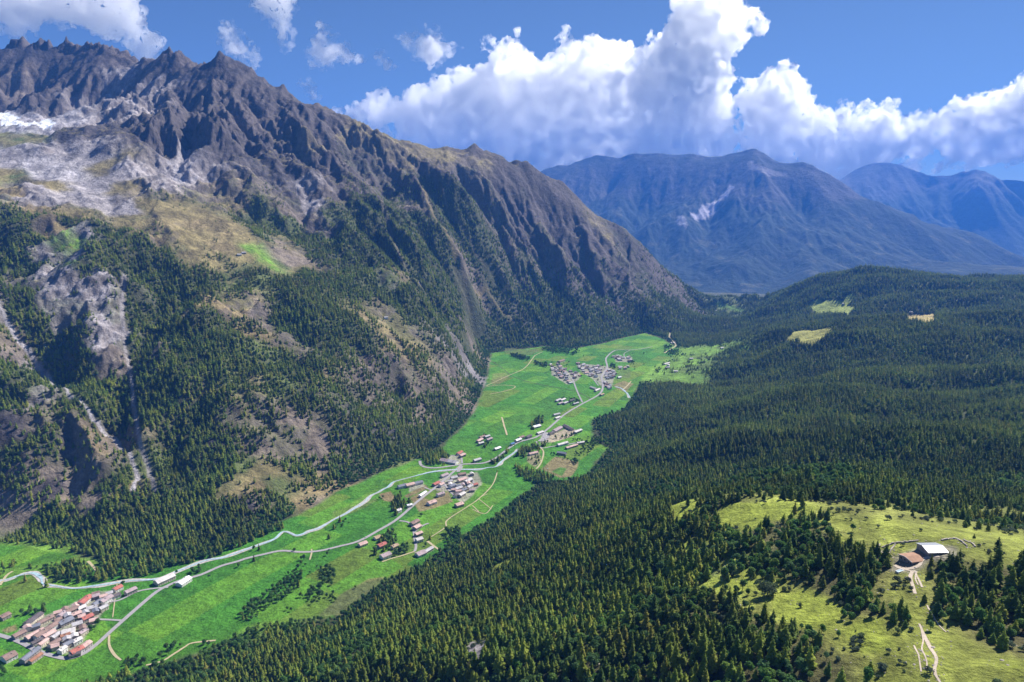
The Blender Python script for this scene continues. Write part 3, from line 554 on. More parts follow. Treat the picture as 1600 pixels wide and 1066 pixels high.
FM_C = [(900,330,11000,120),(950,300,11600,150),(1000,330,10700,130),(1050,300,11000,160),(1100,300,10700,160),(1150,290,10600,170),(1182,280,10500,160),(1000,400,9200,90),(1050,370,9500,120),
 (1100,360,9500,130),(1150,350,9500,140),(1200,340,9600,150),(1250,320,9900,150),(1100,430,8200,80),(1150,420,8100,80),(1200,400,8500,100),(1250,380,8700,110),(1300,360,9100,110),(1350,370,9200,90),
 (1150,465,7400,40),(1130,475,7000,20),(1200,450,7500,50),(1300,420,8000,70),(1400,400,8600,70),(1500,410,8900,60),(1600,440,8600,50),(1050,450,7800,50),(950,420,8800,80),
 (-500,6800,-300,10,0),(1200,6300,-290,10,0),(2600,6600,-290,10,0),(4500,6400,-200,10,0),(7000,7000,-100,10,0)]
def far_col(x, y, h, s):
    n = fbm(x / 350, y / 350, 3, 4)[..., None]; f = fbm(x / 28, y / 28, 5, 3)[..., None]
    lo = np.array((.025, .040, .024)); mid = np.array((.055, .055, .035)); rk = np.array((.10, .088, .088))
    t = sstep(650, 1150, h + 500 * (n[..., 0] - .5))[..., None]; u = sstep(.45, .85, s + .6 * (n[..., 0] - .5))[..., None] * t
    c = lo * (1 - t) + mid * t; c = c * (1 - u) + rk * u
    lp = sstep(.62, .75, fbm(x / 220, y / 220, 17, 4))[..., None] * (1 - t)
    c = c * (1 - lp * .6) + np.array((.12, .12, .06)) * lp * .6
    return c * (.6 + .8 * f) * (.7 + .6 * n)
x, y, h, c = far_patch('far_mountain', FM_C, FM_SKY, 6300, 14500, -6, 40, 300, 560, 1500, 150, far_col)
def pat(poly, col, amt):
    """scree and snow on the far mountain, as patches of its surface"""
    X_, Y_ = x, y
    sx, sy = project(X_, Y_, h); w = []
    for q in poly:
        k_ = np.argmin((sx - q[0]) ** 2 + (sy - q[1]) ** 2 + (Y_ > 11500 * KF) * 1e6); w.append((X_.ravel()[k_], Y_.ravel()[k_]))
    d = poly_sd(X_, Y_, w) + 150 * (fbm(X_ / 120, Y_ / 120, 8, 3) - .5)
    a = sstep(30, -30, d)[..., None] * amt; c[:] = c * (1 - a) + np.array(col) * a
pat([(1140,290),(1148,292),(1125,320),(1085,342),(1078,335),(1105,318)], (.55, .50, .55), .95)
pat([(1170,250),(1195,262),(1235,270),(1225,275),(1190,272),(1165,262)], (.36, .32, .32), .7)
pat([(1060,335),(1070,340),(1072,355),(1062,352)], (.45, .42, .45), .7)
FAR = ground_mat('far_mountain_forest_rock', .03, .006, 1.0, 8.0)
structure('far_mountain', make_grid_mesh('far_mountain', x, y, h, c), FAR)
DR_SKY = [(1180,320,17356),(1260,300,17272),(1319,279,17103),(1330,268,17103),(1375,251,16934),(1403,247,16934),(1428,257,16934),(1469,249,16934),(1484,255,16934),(1521,248,16849),(1540,242,16764),(1574,225,16680),
 (1600,234,16594),(1660,225,16510),(1760,250,16510)]
DR_C = [(1350,330,15240,200),(1450,320,15070,220),(1550,300,15070,220),(1450,290,16087,250),(1600,300,15156,220),(1700,300,15156,200),(1450,380,13801,80),(1550,380,13801,80),(1650,380,13801,80),(1550,400,13292,40),(1750,400,13292,40)]
def dist_col(x, y, h, s):
    n = fbm(x / 700, y / 700, 3, 5)[..., None]; t = sstep(900, 1500, h + 900 * (n[..., 0] - .5))[..., None]
    return (np.array((.06, .08, .05)) * (1 - t) + np.array((.16, .15, .14)) * t) * (.6 + .8 * n)
x, y, h, c = far_patch('distant_range', DR_C, DR_SKY, 13000, 19000, 16, 46, 160, 320, 2000, 150, dist_col, 900, 400, 90)
structure('distant_mountain_range', make_grid_mesh('distant_mountain_range', x, y, h, c), FAR)
# base sheet under everything, out to the far edge of the land
xs = np.linspace(-25400, 25400, 25); ys = np.linspace(-2400, 26500, 25); x, y = np.meshgrid(xs, ys)
structure('ground', make_grid_mesh('ground', x, y, np.full(x.shape, -1000.0), np.zeros(x.shape + (3,)) + (.08, .10, .04)), FAR)

# ---------------------------------------------------------------- air
def haze_box():
    me = bpy.data.meshes.new('haze'); bm = bmesh.new(); bmesh.ops.create_cube(bm, size=1.0)
    lo, hi = Vector((-25500, -2500, -1002)), Vector((25500, 26600, 3150))
    for v in bm.verts: v.co = Vector([lo[i] + (v.co[i] + .5) * (hi[i] - lo[i]) for i in range(3)])
    bm.to_mesh(me); bm.free()
    m = bpy.data.materials.new('valley_air'); m.use_nodes = True; nt = m.node_tree; nt.nodes.clear()
    out = nt.nodes.new('ShaderNodeOutputMaterial'); v = nt.nodes.new('ShaderNodeVolumePrincipled')
    v.inputs['Color'].default_value = HAZE_COL; v.inputs['Density'].default_value = HAZE_D; v.inputs['Anisotropy'].default_value = 0.0
    nt.links.new(v.outputs[0], out.inputs['Volume'])
    o = link('haze', me, None, m); o['kind'] = 'stuff'; return o
HAZE_COL = (.08, .30, .95, 1); HAZE_D = 4.3e-5
haze_box()
# ---------------------------------------------------------------- roads, tracks, river
def smooth(pts, n=5):
    if len(pts) < 3: return pts
    p = [pts[0]] + list(pts) + [pts[-1]]; out = []
    for i in range(1, len(p) - 2):
        for k in range(n):
            t = k / n; a, b, c_, d = (np.array(p[j][:2]) for j in (i - 1, i, i + 1, i + 2))
            q = .5 * ((2 * b) + (-a + c_) * t + (2 * a - 5 * b + 4 * c_ - d) * t * t + (-a + 3 * b - 3 * c_ + d) * t ** 3)
            out.append((float(q[0]), float(q[1])))
    out.append(tuple(pts[-1][:2])); return out
LINES = []                                   # everything trees must keep clear of
def strip(name, px, width, mat, lift=.5, wvar=0.0, step=5.0, keep=None, seed=0, kind='structure'):
    w = [p for p in (at(*q) for q in px) if p]
    w = resample(smooth(w), step)
    if len(w) < 2: return None
    LINES.append((w, width * .5 + (keep if keep is not None else 5.0)))
    P_ = np.array([q[:2] for q in w]); T = np.gradient(P_, axis=0); T /= np.linalg.norm(T, axis=1)[:, None] + 1e-9
    N = np.stack([-T[:, 1], T[:, 0]], 1)
    s = np.arange(len(P_)) * step
    wl = width * .5 * (1 + wvar * (vnoise(s / 23.0, s * 0 + seed, 3) * 2 - 1)); wr = width * .5 * (1 + wvar * (vnoise(s / 19.0, s * 0 + seed + 5, 4) * 2 - 1))
    cols = [P_ + N * wl[:, None], P_ + N * wl[:, None] * .4, P_ - N * wr[:, None] * .4, P_ - N * wr[:, None]]
    X_ = np.stack([c[:, 0] for c in cols], 1); Y_ = np.stack([c[:, 1] for c in cols], 1)
    Z_ = h_at(X_, Y_) + lift; Z_[:, 1:3] = Z_[:, 1:3].mean(1, keepdims=True)
    me = make_grid_mesh(name, X_, Y_, Z_)
    me.flip_normals() if hasattr(me, 'flip_normals') else None
    o = link(name, me, None, mat); o['kind'] = kind
    return o
ASPH = plain_mat('pale_asphalt', (.31, .295, .30), .2, .25, 0)
DIRT = plain_mat('dirt_track', (.42, .36, .22), .3, .4, .3)
GRAV = plain_mat('river_gravel', (.42, .39, .36), .5, .22, .8)
WATER = plain_mat('glacial_water', (.34, .47, .52), .5, .3, .6, .3)
MAIN = [(-40,985),(0,993),(30,1003),(60,1018),(90,1027),(108,1029),(130,1022),(150,1008),(170,990),(190,972),(215,950),(245,925),(270,912),(290,905),(315,898),(345,885),(370,878),(385,873),(410,867),
 (440,861),(470,863),(500,861),(530,854),(560,846),(590,830),(620,812),(650,786),(670,770),(690,754),(708,738),(721,727)]
strip('valley_road', MAIN, 7.0, ASPH, .62)
strip('valley_road', [(656,720),(658,727),(668,731),(687,731),(721,726),(740,725),(759,723),(778,714),(796,700),(811,691),(836,684),(849,676),(867,661),(882,648),(905,634),(931,620),(940,612),(942,601),(940,590),(945,581),
 (949,573),(947,560),(957,550),(966,547),(985,547),(1005,545),(1020,542)], 7.5, ASPH, .66)
for i, (px, w) in enumerate([([(722,724),(720,714),(710,712),(700,712)], 5), ([(910,629),(902,612),(895,594),(888,588)], 5.5), ([(263,918),(240,920),(214,925),(187,938),(171,941),(155,950)], 4.5), ([(193,970),(175,969),(144,968)], 4.5),
    ([(624,814),(639,817),(646,828),(648,843),(650,854),(648,862)], 5), ([(646,833),(660,822),(670,818)], 5), ([(838,690),(846,700),(862,698),(885,695),(900,692)], 5), ([(693,755),(703,768),(712,776)], 4.5), ([(716,745),(735,748),(741,757)], 4),
    ([(941,590),(925,583),(905,578)], 4), ([(935,603),(928,594)], 4), ([(985,547),(975,553),(978,562)], 4), ([(663,762),(676,766),(682,760)], 4)]):
    strip('village_lane', px, w, ASPH, .58, seed=i)
strip('village_square', [(845,690),(852,684),(853,676)], 20, ASPH, .55)
strip('gorge_road', [(1047,520),(1046,528),(1051,533),(1056,540),(1048,546),(1038,552)], 7, DIRT, 1.2, .3)
for i, (px, w) in enumerate([([(171,993),(171,1008),(178,1022),(189,1032)], 3.5), ([(228,1040),(254,1033),(272,1022),(288,1012),(301,1005),(337,1001)], 3.5), ([(648,862),(630,868),(612,873),(597,878)], 3.5),
    ([(777,738),(770,757),(750,778),(729,793),(699,813),(696,824),(674,839)], 2.5), ([(760,603),(771,598),(797,586),(820,575),(831,562),(837,555),(848,550)], 4), ([(760,604),(784,602),(805,604),(794,610),(766,616)], 4),
    ([(784,652),(788,666),(792,680)], 5), ([(842,697),(849,706),(846,722),(838,733)], 4), ([(0,915),(10,900),(20,893)], 5), ([(138,877),(146,886),(152,893)], 5),
    ([(487,858),(487,864),(484,875)], 2.5), ([(184,905),(180,935),(176,965)], 1.5), ([(972,610),(980,603),(986,596)], 5), ([(668,846),(676,852),(690,862)], 5)]):
    strip('dirt_track', px, w, DIRT, .5, .25, seed=i)
ORCH = plain_mat('boundary_stones', (.10, .085, .06), .4, .4, .5)
for i, px in enumerate([[(767,564),(784,575),(797,586)], [(797,586),(816,594),(844,601),(872,606),(900,612),(918,620),(929,624),(979,624)]]):
    strip('ditch', px, 3.0, ORCH, .55, .5, seed=i)
# mown strips round the little sports ground
for i, px in enumerate([[(738,790),(748,800)], [(748,780),(768,796)], [(738,796),(758,803),(770,790)], [(752,776),(762,772)]]):
    strip('dirt_track', px, 2.0, DIRT, .5, .4, keep=0, seed=i + 30)
RIV = [[(-40,915),(0,908),(14,905),(29,900),(45,896),(56,897),(65,905),(68,913),(86,916),(113,920),(140,917),(169,913),(203,908),(243,905),(262,899),(290,888),(323,876),(351,871),(385,859),(426,844),(443,831),(464,837),(482,831),
 (500,825),(524,811),(549,798),(569,785),(581,774),(605,762),(616,753),(641,746),(669,739),(697,735),(725,734),(744,734),(762,731),(776,729),(789,717),(800,710),(812,702)], [(984,622),(981,616),(972,608),(962,604)]]
for i, r_ in enumerate(RIV):
    strip('river_gravel_bank', r_, 9.5, GRAV, .35, .75, seed=i + 3, keep=2)
    strip('mountain_river', r_, 4.2, WATER, .75, .7, seed=i + 8, keep=2)
# paths on the high pasture
PATH = plain_mat('trodden_path', (.50, .42, .33), .3, .5, .4)
for i, (px, w) in enumerate([([(1426,892),(1423,903),(1426,914),(1430,928)], 1.6), ([(1429,892),(1435,905),(1441,918)], 1.1), ([(1424,893),(1418,905)], 1.0), ([(1432,893),(1430,905),(1434,914)], .9), ([(1449,946),(1455,958),(1465,975),(1478,988)], .9),
    ([(1436,975),(1445,995),(1455,1015),(1462,1030),(1459,1048),(1466,1062),(1478,1080)], 1.7), ([(1438,980),(1442,1000),(1440,1015),(1448,1035),(1447,1046)], .9), ([(1428,1009),(1435,1024),(1439,1050)], .7),
    ([(1397,884),(1412,889),(1425,888),(1435,884),(1440,876),(1450,871),(1467,869)], 2.6), ([(1375,850),(1372,858),(1385,866),(1396,872)], 1.6), ([(1400,887),(1424,893)], 1.2)]):
    strip('pasture_path', px, w, PATH, .22, .5, 2.5, keep=2, seed=i + 50)
# ---------------------------------------------------------------- buildings
ROOFC = dict(brown=(.26, .18, .155), pink=(.55, .38, .34), red=(.42, .15, .12), slate=(.20, .21, .25), grey=(.44, .42, .43), pale=(.60, .56, .54), mauve=(.38, .30, .31), dark=(.12, .105, .11), rust=(.33, .17, .11), blue=(.10, .20, .38), white=(.78, .78, .78), tan=(.40, .30, .20))
RWORD = dict(brown='brown', pink='pinkish', red='red', slate='blue-grey', grey='grey', pale='pale', mauve='mauve', dark='dark', rust='rusty', blue='blue', white='white', tan='tan')
def roof_mat(name, col):
    m, nt, b = new_mat(name); L = nt.links.new
    g = nt.nodes.new('ShaderNodeNewGeometry'); n = noise_node(nt, .9, 6, .7, g.outputs['Position']); n2 = noise_node(nt, .12, 4, .6, g.outputs['Position'])
    mr = nt.nodes.new('ShaderNodeMapRange'); mr.inputs[1].default_value = .3; mr.inputs[2].default_value = .7; mr.inputs[3].default_value = .5; mr.inputs[4].default_value = 1.5
    ad = nt.nodes.new('ShaderNodeMath'); ad.operation = 'ADD'; L(n.outputs[0], ad.inputs[0]); L(n2.outputs[0], ad.inputs[1])
    hf = nt.nodes.new('ShaderNodeMath'); hf.operation = 'MULTIPLY'; hf.inputs[1].default_value = .5; L(ad.outputs[0], hf.inputs[0]); L(hf.outputs[0], mr.inputs[0])
    vm = nt.nodes.new('ShaderNodeVectorMath'); vm.operation = 'SCALE'; vm.inputs[0].default_value = col; L(mr.outputs[0], vm.inputs['Scale']); L(vm.outputs[0], b.inputs['Base Color'])
    return m
ROOFM = {k: roof_mat('roof_' + k, v) for k, v in ROOFC.items()}
WALLM = [roof_mat('wall_plaster_cream', (.62, .55, .44)), roof_mat('wall_grey_stone', (.34, .31, .28)), roof_mat('wall_white_render', (.72, .70, .66)), roof_mat('wall_rough_stone', (.42, .37, .32))]
WINM = plain_mat('window_glass', (.05, .06, .08), .2, 1, 0, .2); DOORM = plain_mat('door_wood', (.12, .07, .04), .3, 2, 0)
def quads(name, vs, fs):
    me = bpy.data.meshes.new(name); me.from_pydata([tuple(map(float, v)) for v in vs], [], fs); me.update(); return me
def boxes(name, bl):
    vs, fs = [], []
    for x0, x1, y0, y1, z0, z1 in bl:
        b = len(vs); vs += [(x0, y0, z0), (x1, y0, z0), (x1, y1, z0), (x0, y1, z0), (x0, y0, z1), (x1, y0, z1), (x1, y1, z1), (x0, y1, z1)]
        fs += [[b + i for i in f] for f in ((0, 3, 2, 1), (4, 5, 6, 7), (0, 1, 5, 4), (1, 2, 6, 5), (2, 3, 7, 6), (3, 0, 4, 7))]
    return quads(name, vs, fs)
SPOTS = []                                    # footprints, for keeping trees away
def thing(name, label, cat, loc, rz=0, group=None):
    o = link(name, None); o.location = loc; o.rotation_euler = (0, 0, rz); o['label'] = label; o['category'] = cat
    if group: o['group'] = group
    return o
hr = random.Random(5)
def house(x, y, L_, W_, rz, roofk, label, group=None, hgt=None, detail=1, pitch=.42, wallk=None, name='stone_house', cat='house'):
    z = min(float(h_at(x + a * math.cos(rz) - b * math.sin(rz), y + a * math.sin(rz) + b * math.cos(rz))) for a in (-L_ / 2, L_ / 2) for b in (-W_ / 2, W_ / 2))
    zc = float(h_at(x, y)); hh = hgt or hr.uniform(4.6, 6.8); dz = zc - z
    t = thing(name, label, cat, (x, y, zc), rz, group); SPOTS.append((x, y, max(L_, W_) * .62))
    a, b = L_ / 2, W_ / 2; r = b * pitch * 2 * .5 + 0; lo = -dz - 1.0
    ridge = hh + W_ * .5 * pitch
    vs = [(-a, -b, lo), (a, -b, lo), (a, b, lo), (-a, b, lo), (-a, -b, hh), (a, -b, hh), (a, b, hh), (-a, b, hh), (-a, 0, ridge), (a, 0, ridge)]
    fs = [(0, 1, 5, 4), (1, 2, 6, 9, 5), (2, 3, 7, 6), (3, 0, 4, 8, 7), (3, 2, 1, 0)]
    link('wall', quads('wall', vs, fs), t, wallk or hr.choice(WALLM))
    ov = .7; e = hh - ov * pitch; A = a + ov; B = b + ov; th = .28
    rv = [(-A, -B, e), (A, -B, e), (A, 0, ridge + .02), (-A, 0, ridge + .02), (-A, B, e), (A, B, e)]
    rv += [(v[0], v[1], v[2] + th) for v in rv]
    rf = [(0, 1, 2, 3)[::-1], (3, 2, 5, 4)[::-1], (6, 7, 8, 9), (9, 8, 11, 10), (0, 1, 7, 6), (5, 4, 10, 11), (1, 2, 8, 7), (2, 5, 11, 8), (4, 3, 9, 10), (3, 0, 6, 9)]
    ro = link('roof', quads('roof', rv, rf), t, ROOFM[roofk])
    if detail >= 1:
        cx = hr.uniform(-.6, .6) * a; cyy = hr.choice((-1, 1)) * b * .35; cz = hh + (b - abs(cyy)) * pitch
        link('chimney', boxes('chimney', [(cx - .5, cx + .5, cyy - .45, cyy + .45, cz - .4, cz + 1.6), (cx - .62, cx + .62, cyy - .57, cyy + .57, cz + 1.6, cz + 1.8)]), ro, WALLM[1])
        for s in (-1, 1):
            n = max(1, int(L_ / 3.6))
            for row in range(2 if hh > 4.5 else 1):
                for k in range(n):
                    wx = -a + L_ * (k + .5) / n; wz = 1.0 + row * 2.6
                    if row == 0 and k == n // 2 and s == -1:
                        link('door', boxes('door', [(wx - .55, wx + .55, -b - .06, -b + .02, 0, 2.1)]), t, DOORM); continue
                    link('window', boxes('window', [(wx - .5, wx + .5, s * b - .06, s * b + .06, wz, wz + 1.2)]), t, WINM)
    return t
SEEN = {}
def ridge_house(ox, oy, sc, x1, y1, x2, y2, W_, roofk, where, detail=1, **kw):
    p, q = at(ox + x1 / sc, oy + y1 / sc, 0), at(ox + x2 / sc, oy + y2 / sc, 0)
    if p is None or q is None: return
    L_ = math.dist(p[:2], q[:2]); rz = math.atan2(q[1] - p[1], q[0] - p[0])
    if math.cos(rz) < 0: rz += math.pi
    L_ = min(max(L_, W_ * .9), 46)
    x_, y_ = (p[0] + q[0]) / 2, (p[1] + q[1]) / 2
    n = math.hypot(x_, y_); x_ += 0 * n
    # the traced line is the ridge: the house stands under it, a little nearer the viewer
    hgt = kw.pop('hgt', None) or hr.uniform(4.4, 6.6); rise = hgt + W_ * .2
    k = rise / max(CAMZ - float(h_at(x_, y_)), 50); x_ *= 1 - k; y_ *= 1 - k
    W_ = W_ * 1.15; lab = (kw.pop('kindword', 'house')); 
    return house(x_, y_, L_, W_, rz, roofk, ' '.join(('%s with %s roof %s' % (lab, RWORD[roofk], where)).replace('of the lower-left village', 'of the lower-left village').replace(' the lower road of', ' the road of').split()[:16]), hgt=hgt, detail=detail, **kw)
VA = """20 740 100 700 14 brown|below the road at the left edge of the lower-left village
150 755 265 670 8 slate|long and narrow, below the road in the lower-left village
205 765 285 710 6 rust|hugging the long slate-roofed shed below the lower-left village
0 460 60 430 10 brown|standing apart in the meadow at the left edge above the lower-left village
90 590 170 550 9 brown|by the parking bays at the left end of the lower-left village
180 500 280 430 10 dark|on the meadow edge at the left of the lower-left village, tree behind it
260 500 365 450 8 brown|on the meadow edge of the lower-left village, right of the dark-roofed one
180 600 300 540 10 pink|front row above the road, left part of the lower-left village
240 590 405 490 9 brown|longest in the middle of the lower-left village
410 500 500 460 11 slate|broad one in the middle of the lower-left village
300 590 375 550 9 pink|behind the road bend in the lower-left village centre
220 640 300 600 6 dark|small and beside the lower road of the lower-left village
270 650 325 610 6 pink|small, at the road beside the dark-roofed shed
340 650 410 610 8 brown|above the road in the lower half of the lower-left village
420 590 485 570 6 rust|small, in the square of the lower-left village
430 560 520 540 12 pale|wide, in the core of the lower-left village
500 510 570 490 9 grey|in the core of the lower-left village near the lane
550 570 600 540 7 mauve|at the field side of the lower-left village
570 470 640 440 9 red|where the lane enters the lower-left village
460 420 530 390 9 brown|on the upper edge of the lower-left village
410 450 450 420 8 mauve|on the upper edge beside a lone tree in the lower-left village
555 360 620 310 11 red|tall, at the upper edge of the lower-left village against the meadow
650 370 700 340 9 slate|in the upper tip of the lower-left village
700 350 770 310 10 mauve|large, in the upper tip of the lower-left village
770 320 830 295 8 dark|at the very tip of the lower-left village
600 400 670 380 8 grey|below the slate roof in the upper lower-left village
690 400 740 375 8 grey|beside the lane at the upper tip of the lower-left village
540 400 590 380 8 pale|below the red-roofed house in the lower-left village
500 440 560 420 8 pink|in the upper half of the lower-left village
490 700 570 660 10 red|beside the valley road at the bottom of the lower-left village
570 660 620 625 9 pink|nearest the valley road at the right of the lower-left village
480 720 560 700 6 dark|tight against the road below the red roof
410 690 450 660 7 pale|near the bend at the bottom of the lower-left village
440 650 500 620 8 slate|in the lower right of the lower-left village
500 630 560 600 8 pale|in the right part of the lower-left village
360 600 410 565 7 grey|wedged in the centre of the lower-left village
870 285 940 255 9 mauve|alone beside the lane right of the lower-left village
790 265 840 240 9 red|between trees on the river bank right of the lower-left village
1080 210 1200 160 14 pale|wide and low on the river bank near the road fork
1240 225 1310 180 12 white|at the road fork beyond the lower-left village"""
VB = """650 420 715 405 10 slate|left wing of the row by the river in the middle village
715 410 780 395 11 pink|middle of the row by the river in the middle village
780 395 850 380 10 slate|right wing of the row by the river in the middle village
830 500 880 470 6 white|long and low above the bare plot of the middle village
945 405 990 385 9 red|at the bend of the lane in the middle village
995 410 1025 395 8 pink|right of the red roof in the middle village
1010 335 1060 315 9 mauve|beside the bridge road in the middle village
1090 350 1140 340 9 grey|right of the bridge road in the middle village
1150 320 1210 310 9 brown|on the river bank in the middle village
1150 370 1215 350 10 pink|on the upper loop of the middle village
1210 380 1260 360 9 pale|inside the lane loop of the middle village
1230 430 1265 410 8 grey|below the lane loop of the middle village
1265 410 1310 400 8 red|at the right tip of the middle village
1130 440 1180 425 9 grey|in the dense knot of the middle village
1180 455 1215 440 8 slate|in the dense knot right side of the middle village
1120 500 1150 480 8 dark|lower left of the dense knot in the middle village
1160 495 1200 475 9 pale|lowest in the dense knot of the middle village
1080 420 1120 405 9 slate|left of the dense knot in the middle village
975 490 1030 475 9 mauve|between the bare plots of the middle village
900 560 960 540 11 pink|on the brown field below the middle village road
1130 575 1185 560 11 pink|alone below the dense knot of the middle village
640 625 670 610 7 pale|hidden among conifers left of the middle village road
725 580 765 570 6 white|tiny, behind conifers by the middle village road
760 730 815 700 10 brown|first on the side lane below the middle village
785 765 830 740 10 pink|second on the side lane below the middle village
795 820 845 800 8 pink|third and smaller on the side lane
800 865 850 850 9 pale|fourth on the side lane beside a round tree
805 985 870 960 12 mauve|at the end of the side lane by the wood
870 965 935 930 7 grey|long and low at the end of the side lane by the wood
325 905 385 885 10 pink|below the road in the open meadow, leftmost of the four
455 850 500 835 10 tan|touching the road beside trees in the meadow
485 915 545 895 10 red|among dark trees below the road
510 1000 580 975 11 mauve|lowest of the four below the road
600 925 645 905 8 tan|half hidden by broadleaf trees below the road
1010 195 1075 205 16 mauve|large farm shed left half above the bridge
1075 205 1140 215 16 grey|large farm shed right half above the bridge
1145 150 1180 130 9 red|above the farm sheds on the slope foot
1165 165 1205 150 9 pink|just right of the red one above the farm sheds
1280 205 1335 190 9 grey|above the road between bridge and conifer row"""
VC = """350 365 390 345 9 pink|lower left of the small hamlet in the meadow
370 335 410 320 8 brown|top left of the small hamlet in the meadow
412 330 450 318 8 grey|top right of the small hamlet in the meadow
430 355 470 340 8 mauve|right end of the small hamlet in the meadow
360 385 400 375 7 pale|bottom of the small hamlet in the meadow
495 430 540 415 9 white|alone right of the small hamlet, at the end of a lane
630 390 655 380 7 blue|by the road at the left of the three roadside ones
670 360 710 345 9 white|by the road next to the blue roof
700 335 735 322 9 brown|behind the white roof by the road
760 330 795 315 9 dark|roadside, right of the brown roof
810 245 870 230 13 white|big, backed by dark trees above the road
850 300 895 285 9 pale|between the big white roof and the road
950 300 985 288 9 dark|small one at the left of the barracks by the square
985 280 1050 245 12 mauve|long, by the square on the far side of the road
1065 225 1150 270 12 dark|longest and darkest, above the gravel yard
1160 290 1215 270 9 pale|at the right end of the gravel yard
1020 395 1100 375 9 pale|long, beside the hedge lane near the gravel yard
1090 420 1180 395 8 pink|lower of the pair beside the hedge lane
1020 455 1090 465 10 slate|above the sports field
1180 380 1240 370 8 pale|at the wood edge past the hedge lane
985 145 1035 135 9 grey|upper of the pair left of the climbing road
1000 175 1035 165 8 pale|lower of the pair left of the climbing road
1005 30 1040 15 9 grey|left end of the hamlet beside the climbing road
1045 25 1080 12 9 pale|top of the hamlet beside the climbing road
1025 55 1060 42 8 mauve|bottom of the hamlet beside the climbing road
1070 50 1100 38 8 grey|right end of the hamlet beside the climbing road
1120 30 1155 18 8 dark|among dark trees by the lane fork
1150 55 1190 45 8 grey|beside the lane fork under trees
780 470 850 455 9 pink|in the conifer grove below the square"""
for txt, ox, oy, sc in ((VA, 0, 860, 4.444), (VB, 500, 680, 5.33), (VC, 680, 620, 5.33)):
    for ln in txt.split('\n'):
        d_, wh = ln.split('|'); a_ = d_.split()
        ridge_house(ox, oy, sc, *[float(v) for v in a_[:4]], float(a_[4]), a_[5], wh, group='houses of the valley villages')
def in_px(poly, x, y): return bool(in_poly(np.array([x]), np.array([y]), poly)[0])
def cellword(poly, u, v):
    xs = [p[0] for p in poly]; ys = [p[1] for p in poly]; a = (u - min(xs)) / (max(xs) - min(xs)); b = (v - min(ys)) / (max(ys) - min(ys))
    return ('far left', 'left part', 'middle', 'right part', 'far right')[min(4, int(a * 5))] + (' above', ' centre', ' below')[min(2, int(b * 3))]
def village(poly, n, ox, oy, sc, phrase, seed, ang):
    r_ = random.Random(seed); xs = [p[0] for p in poly]; ys = [p[1] for p in poly]; k = 0; tries = 0; made = []
    while k < n and tries < 4000:
        tries += 1; u, v = r_.uniform(min(xs), max(xs)), r_.uniform(min(ys), max(ys))
        if not in_px(poly, u, v): continue
        p = at(ox + u / sc, oy + v / sc)
        if p is None: continue
        L_, W_ = (r_.uniform(12, 19), r_.uniform(9.5, 12.5)) if sc > 1 else (r_.uniform(9, 13), r_.uniform(7.5, 9.5))
        if any((p[0] - s[0]) ** 2 + (p[1] - s[1]) ** 2 < (s[2] * .8 + L_ * .5) ** 2 for s in SPOTS): continue
        if any(seg_dist(np.array([p[0]]), np.array([p[1]]), w)[0] < d_ - 5 + L_ * .5 for w, d_ in LINES): continue
        rk = r_.choice(['pink', 'pale', 'grey', 'mauve', 'brown', 'pale', 'grey', 'slate'])
        house(p[0], p[1], L_, W_, R(ang + r_.choice((0, 90)) + r_.uniform(-12, 12)), rk, 'house with %s roof %s' % (RWORD[rk], phrase + ', ' + cellword(poly, u, v)), 'houses of the valley villages', detail=0)
        k += 1
village([(30,1000),(45,980),(95,958),(150,930),(180,930),(160,955),(140,985),(110,1018),(60,1010)], 22, 0, 0, 1, 'among the tight rows of the lower-left village', 9, 40)
village([(690,746),(740,742),(742,765),(722,782),(705,765)], 9, 0, 0, 1, 'among the knot of the middle village', 8, 20)
village([(540,390),(600,370),(680,430),(780,440),(790,470),(720,500),(700,540),(660,500),(540,455)], 34, 760, 500, 5.33, 'in the left cluster of the upper village', 1, 25)
village([(750,360),(850,380),(960,380),(990,420),(1080,430),(1075,480),(1000,500),(960,480),(880,480),(800,430),(750,385)], 44, 760, 500, 5.33, 'in the dense core of the upper village', 2, 20)
village([(965,500),(1040,560),(1030,580),(965,540)], 7, 760, 500, 5.33, 'on the lower tail of the upper village', 3, 40)
village([(1050,300),(1220,310),(1220,350),(1080,345)], 12, 760, 500, 5.33, 'in the small row of the farthest hamlet', 4, 10)
village([(1100,390),(1180,395),(1190,415),(1100,410)], 4, 760, 500, 5.33, 'on the lower terrace of the farthest hamlet', 5, 0)
for a_ in ["590 345 655 325 15 brown|large and alone above the left cluster of the upper village", "870 555 920 570 10 grey|first of two below the core of the upper village", "905 585 940 572 9 pale|second of two below the core of the upper village",
           "1095 475 1120 472 9 white|small and bright, in the field right of the upper village", "525 370 540 366 7 pale|tiny hut in the meadow left of the upper village", "950 620 975 612 8 tan|beside the road bend below the upper village",
           "1480 365 1520 355 10 pale|in the clearing across the river from the upper village", "1490 395 1525 390 9 grey|lower one in the clearing across the river", "1560 425 1595 420 9 pale|at the right of the clearing across the river",
           "1535 190 1565 185 9 pale|by the gorge road beyond the villages"]:
    d_, wh = a_.split('|'); v = d_.split(); ridge_house(760, 500, 5.33, *[float(t) for t in v[:4]], float(v[4]), v[5], wh, 0, group='houses of the valley villages')
for i, (px, py, wh) in enumerate([(1080,562,'on the green shelf right of the river gorge'), (1128,545,'highest on the green shelf right of the gorge'), (1107,495,'far down the valley above the gorge'), (1118,486,'farthest down the valley, on the last green field'), (1044,572,'left end of the green shelf by the gorge'),
                                 (1318,476,'in the far clearing on the wooded knoll'), (1424,489,'above the ochre clearing in the far forest')]):
    p = at(px, py)
    if p: house(p[0], p[1], 15, 11, .3 * i, 'pale', 'small stone house with pale stone roof ' + wh, 'houses of the valley villages', detail=0)
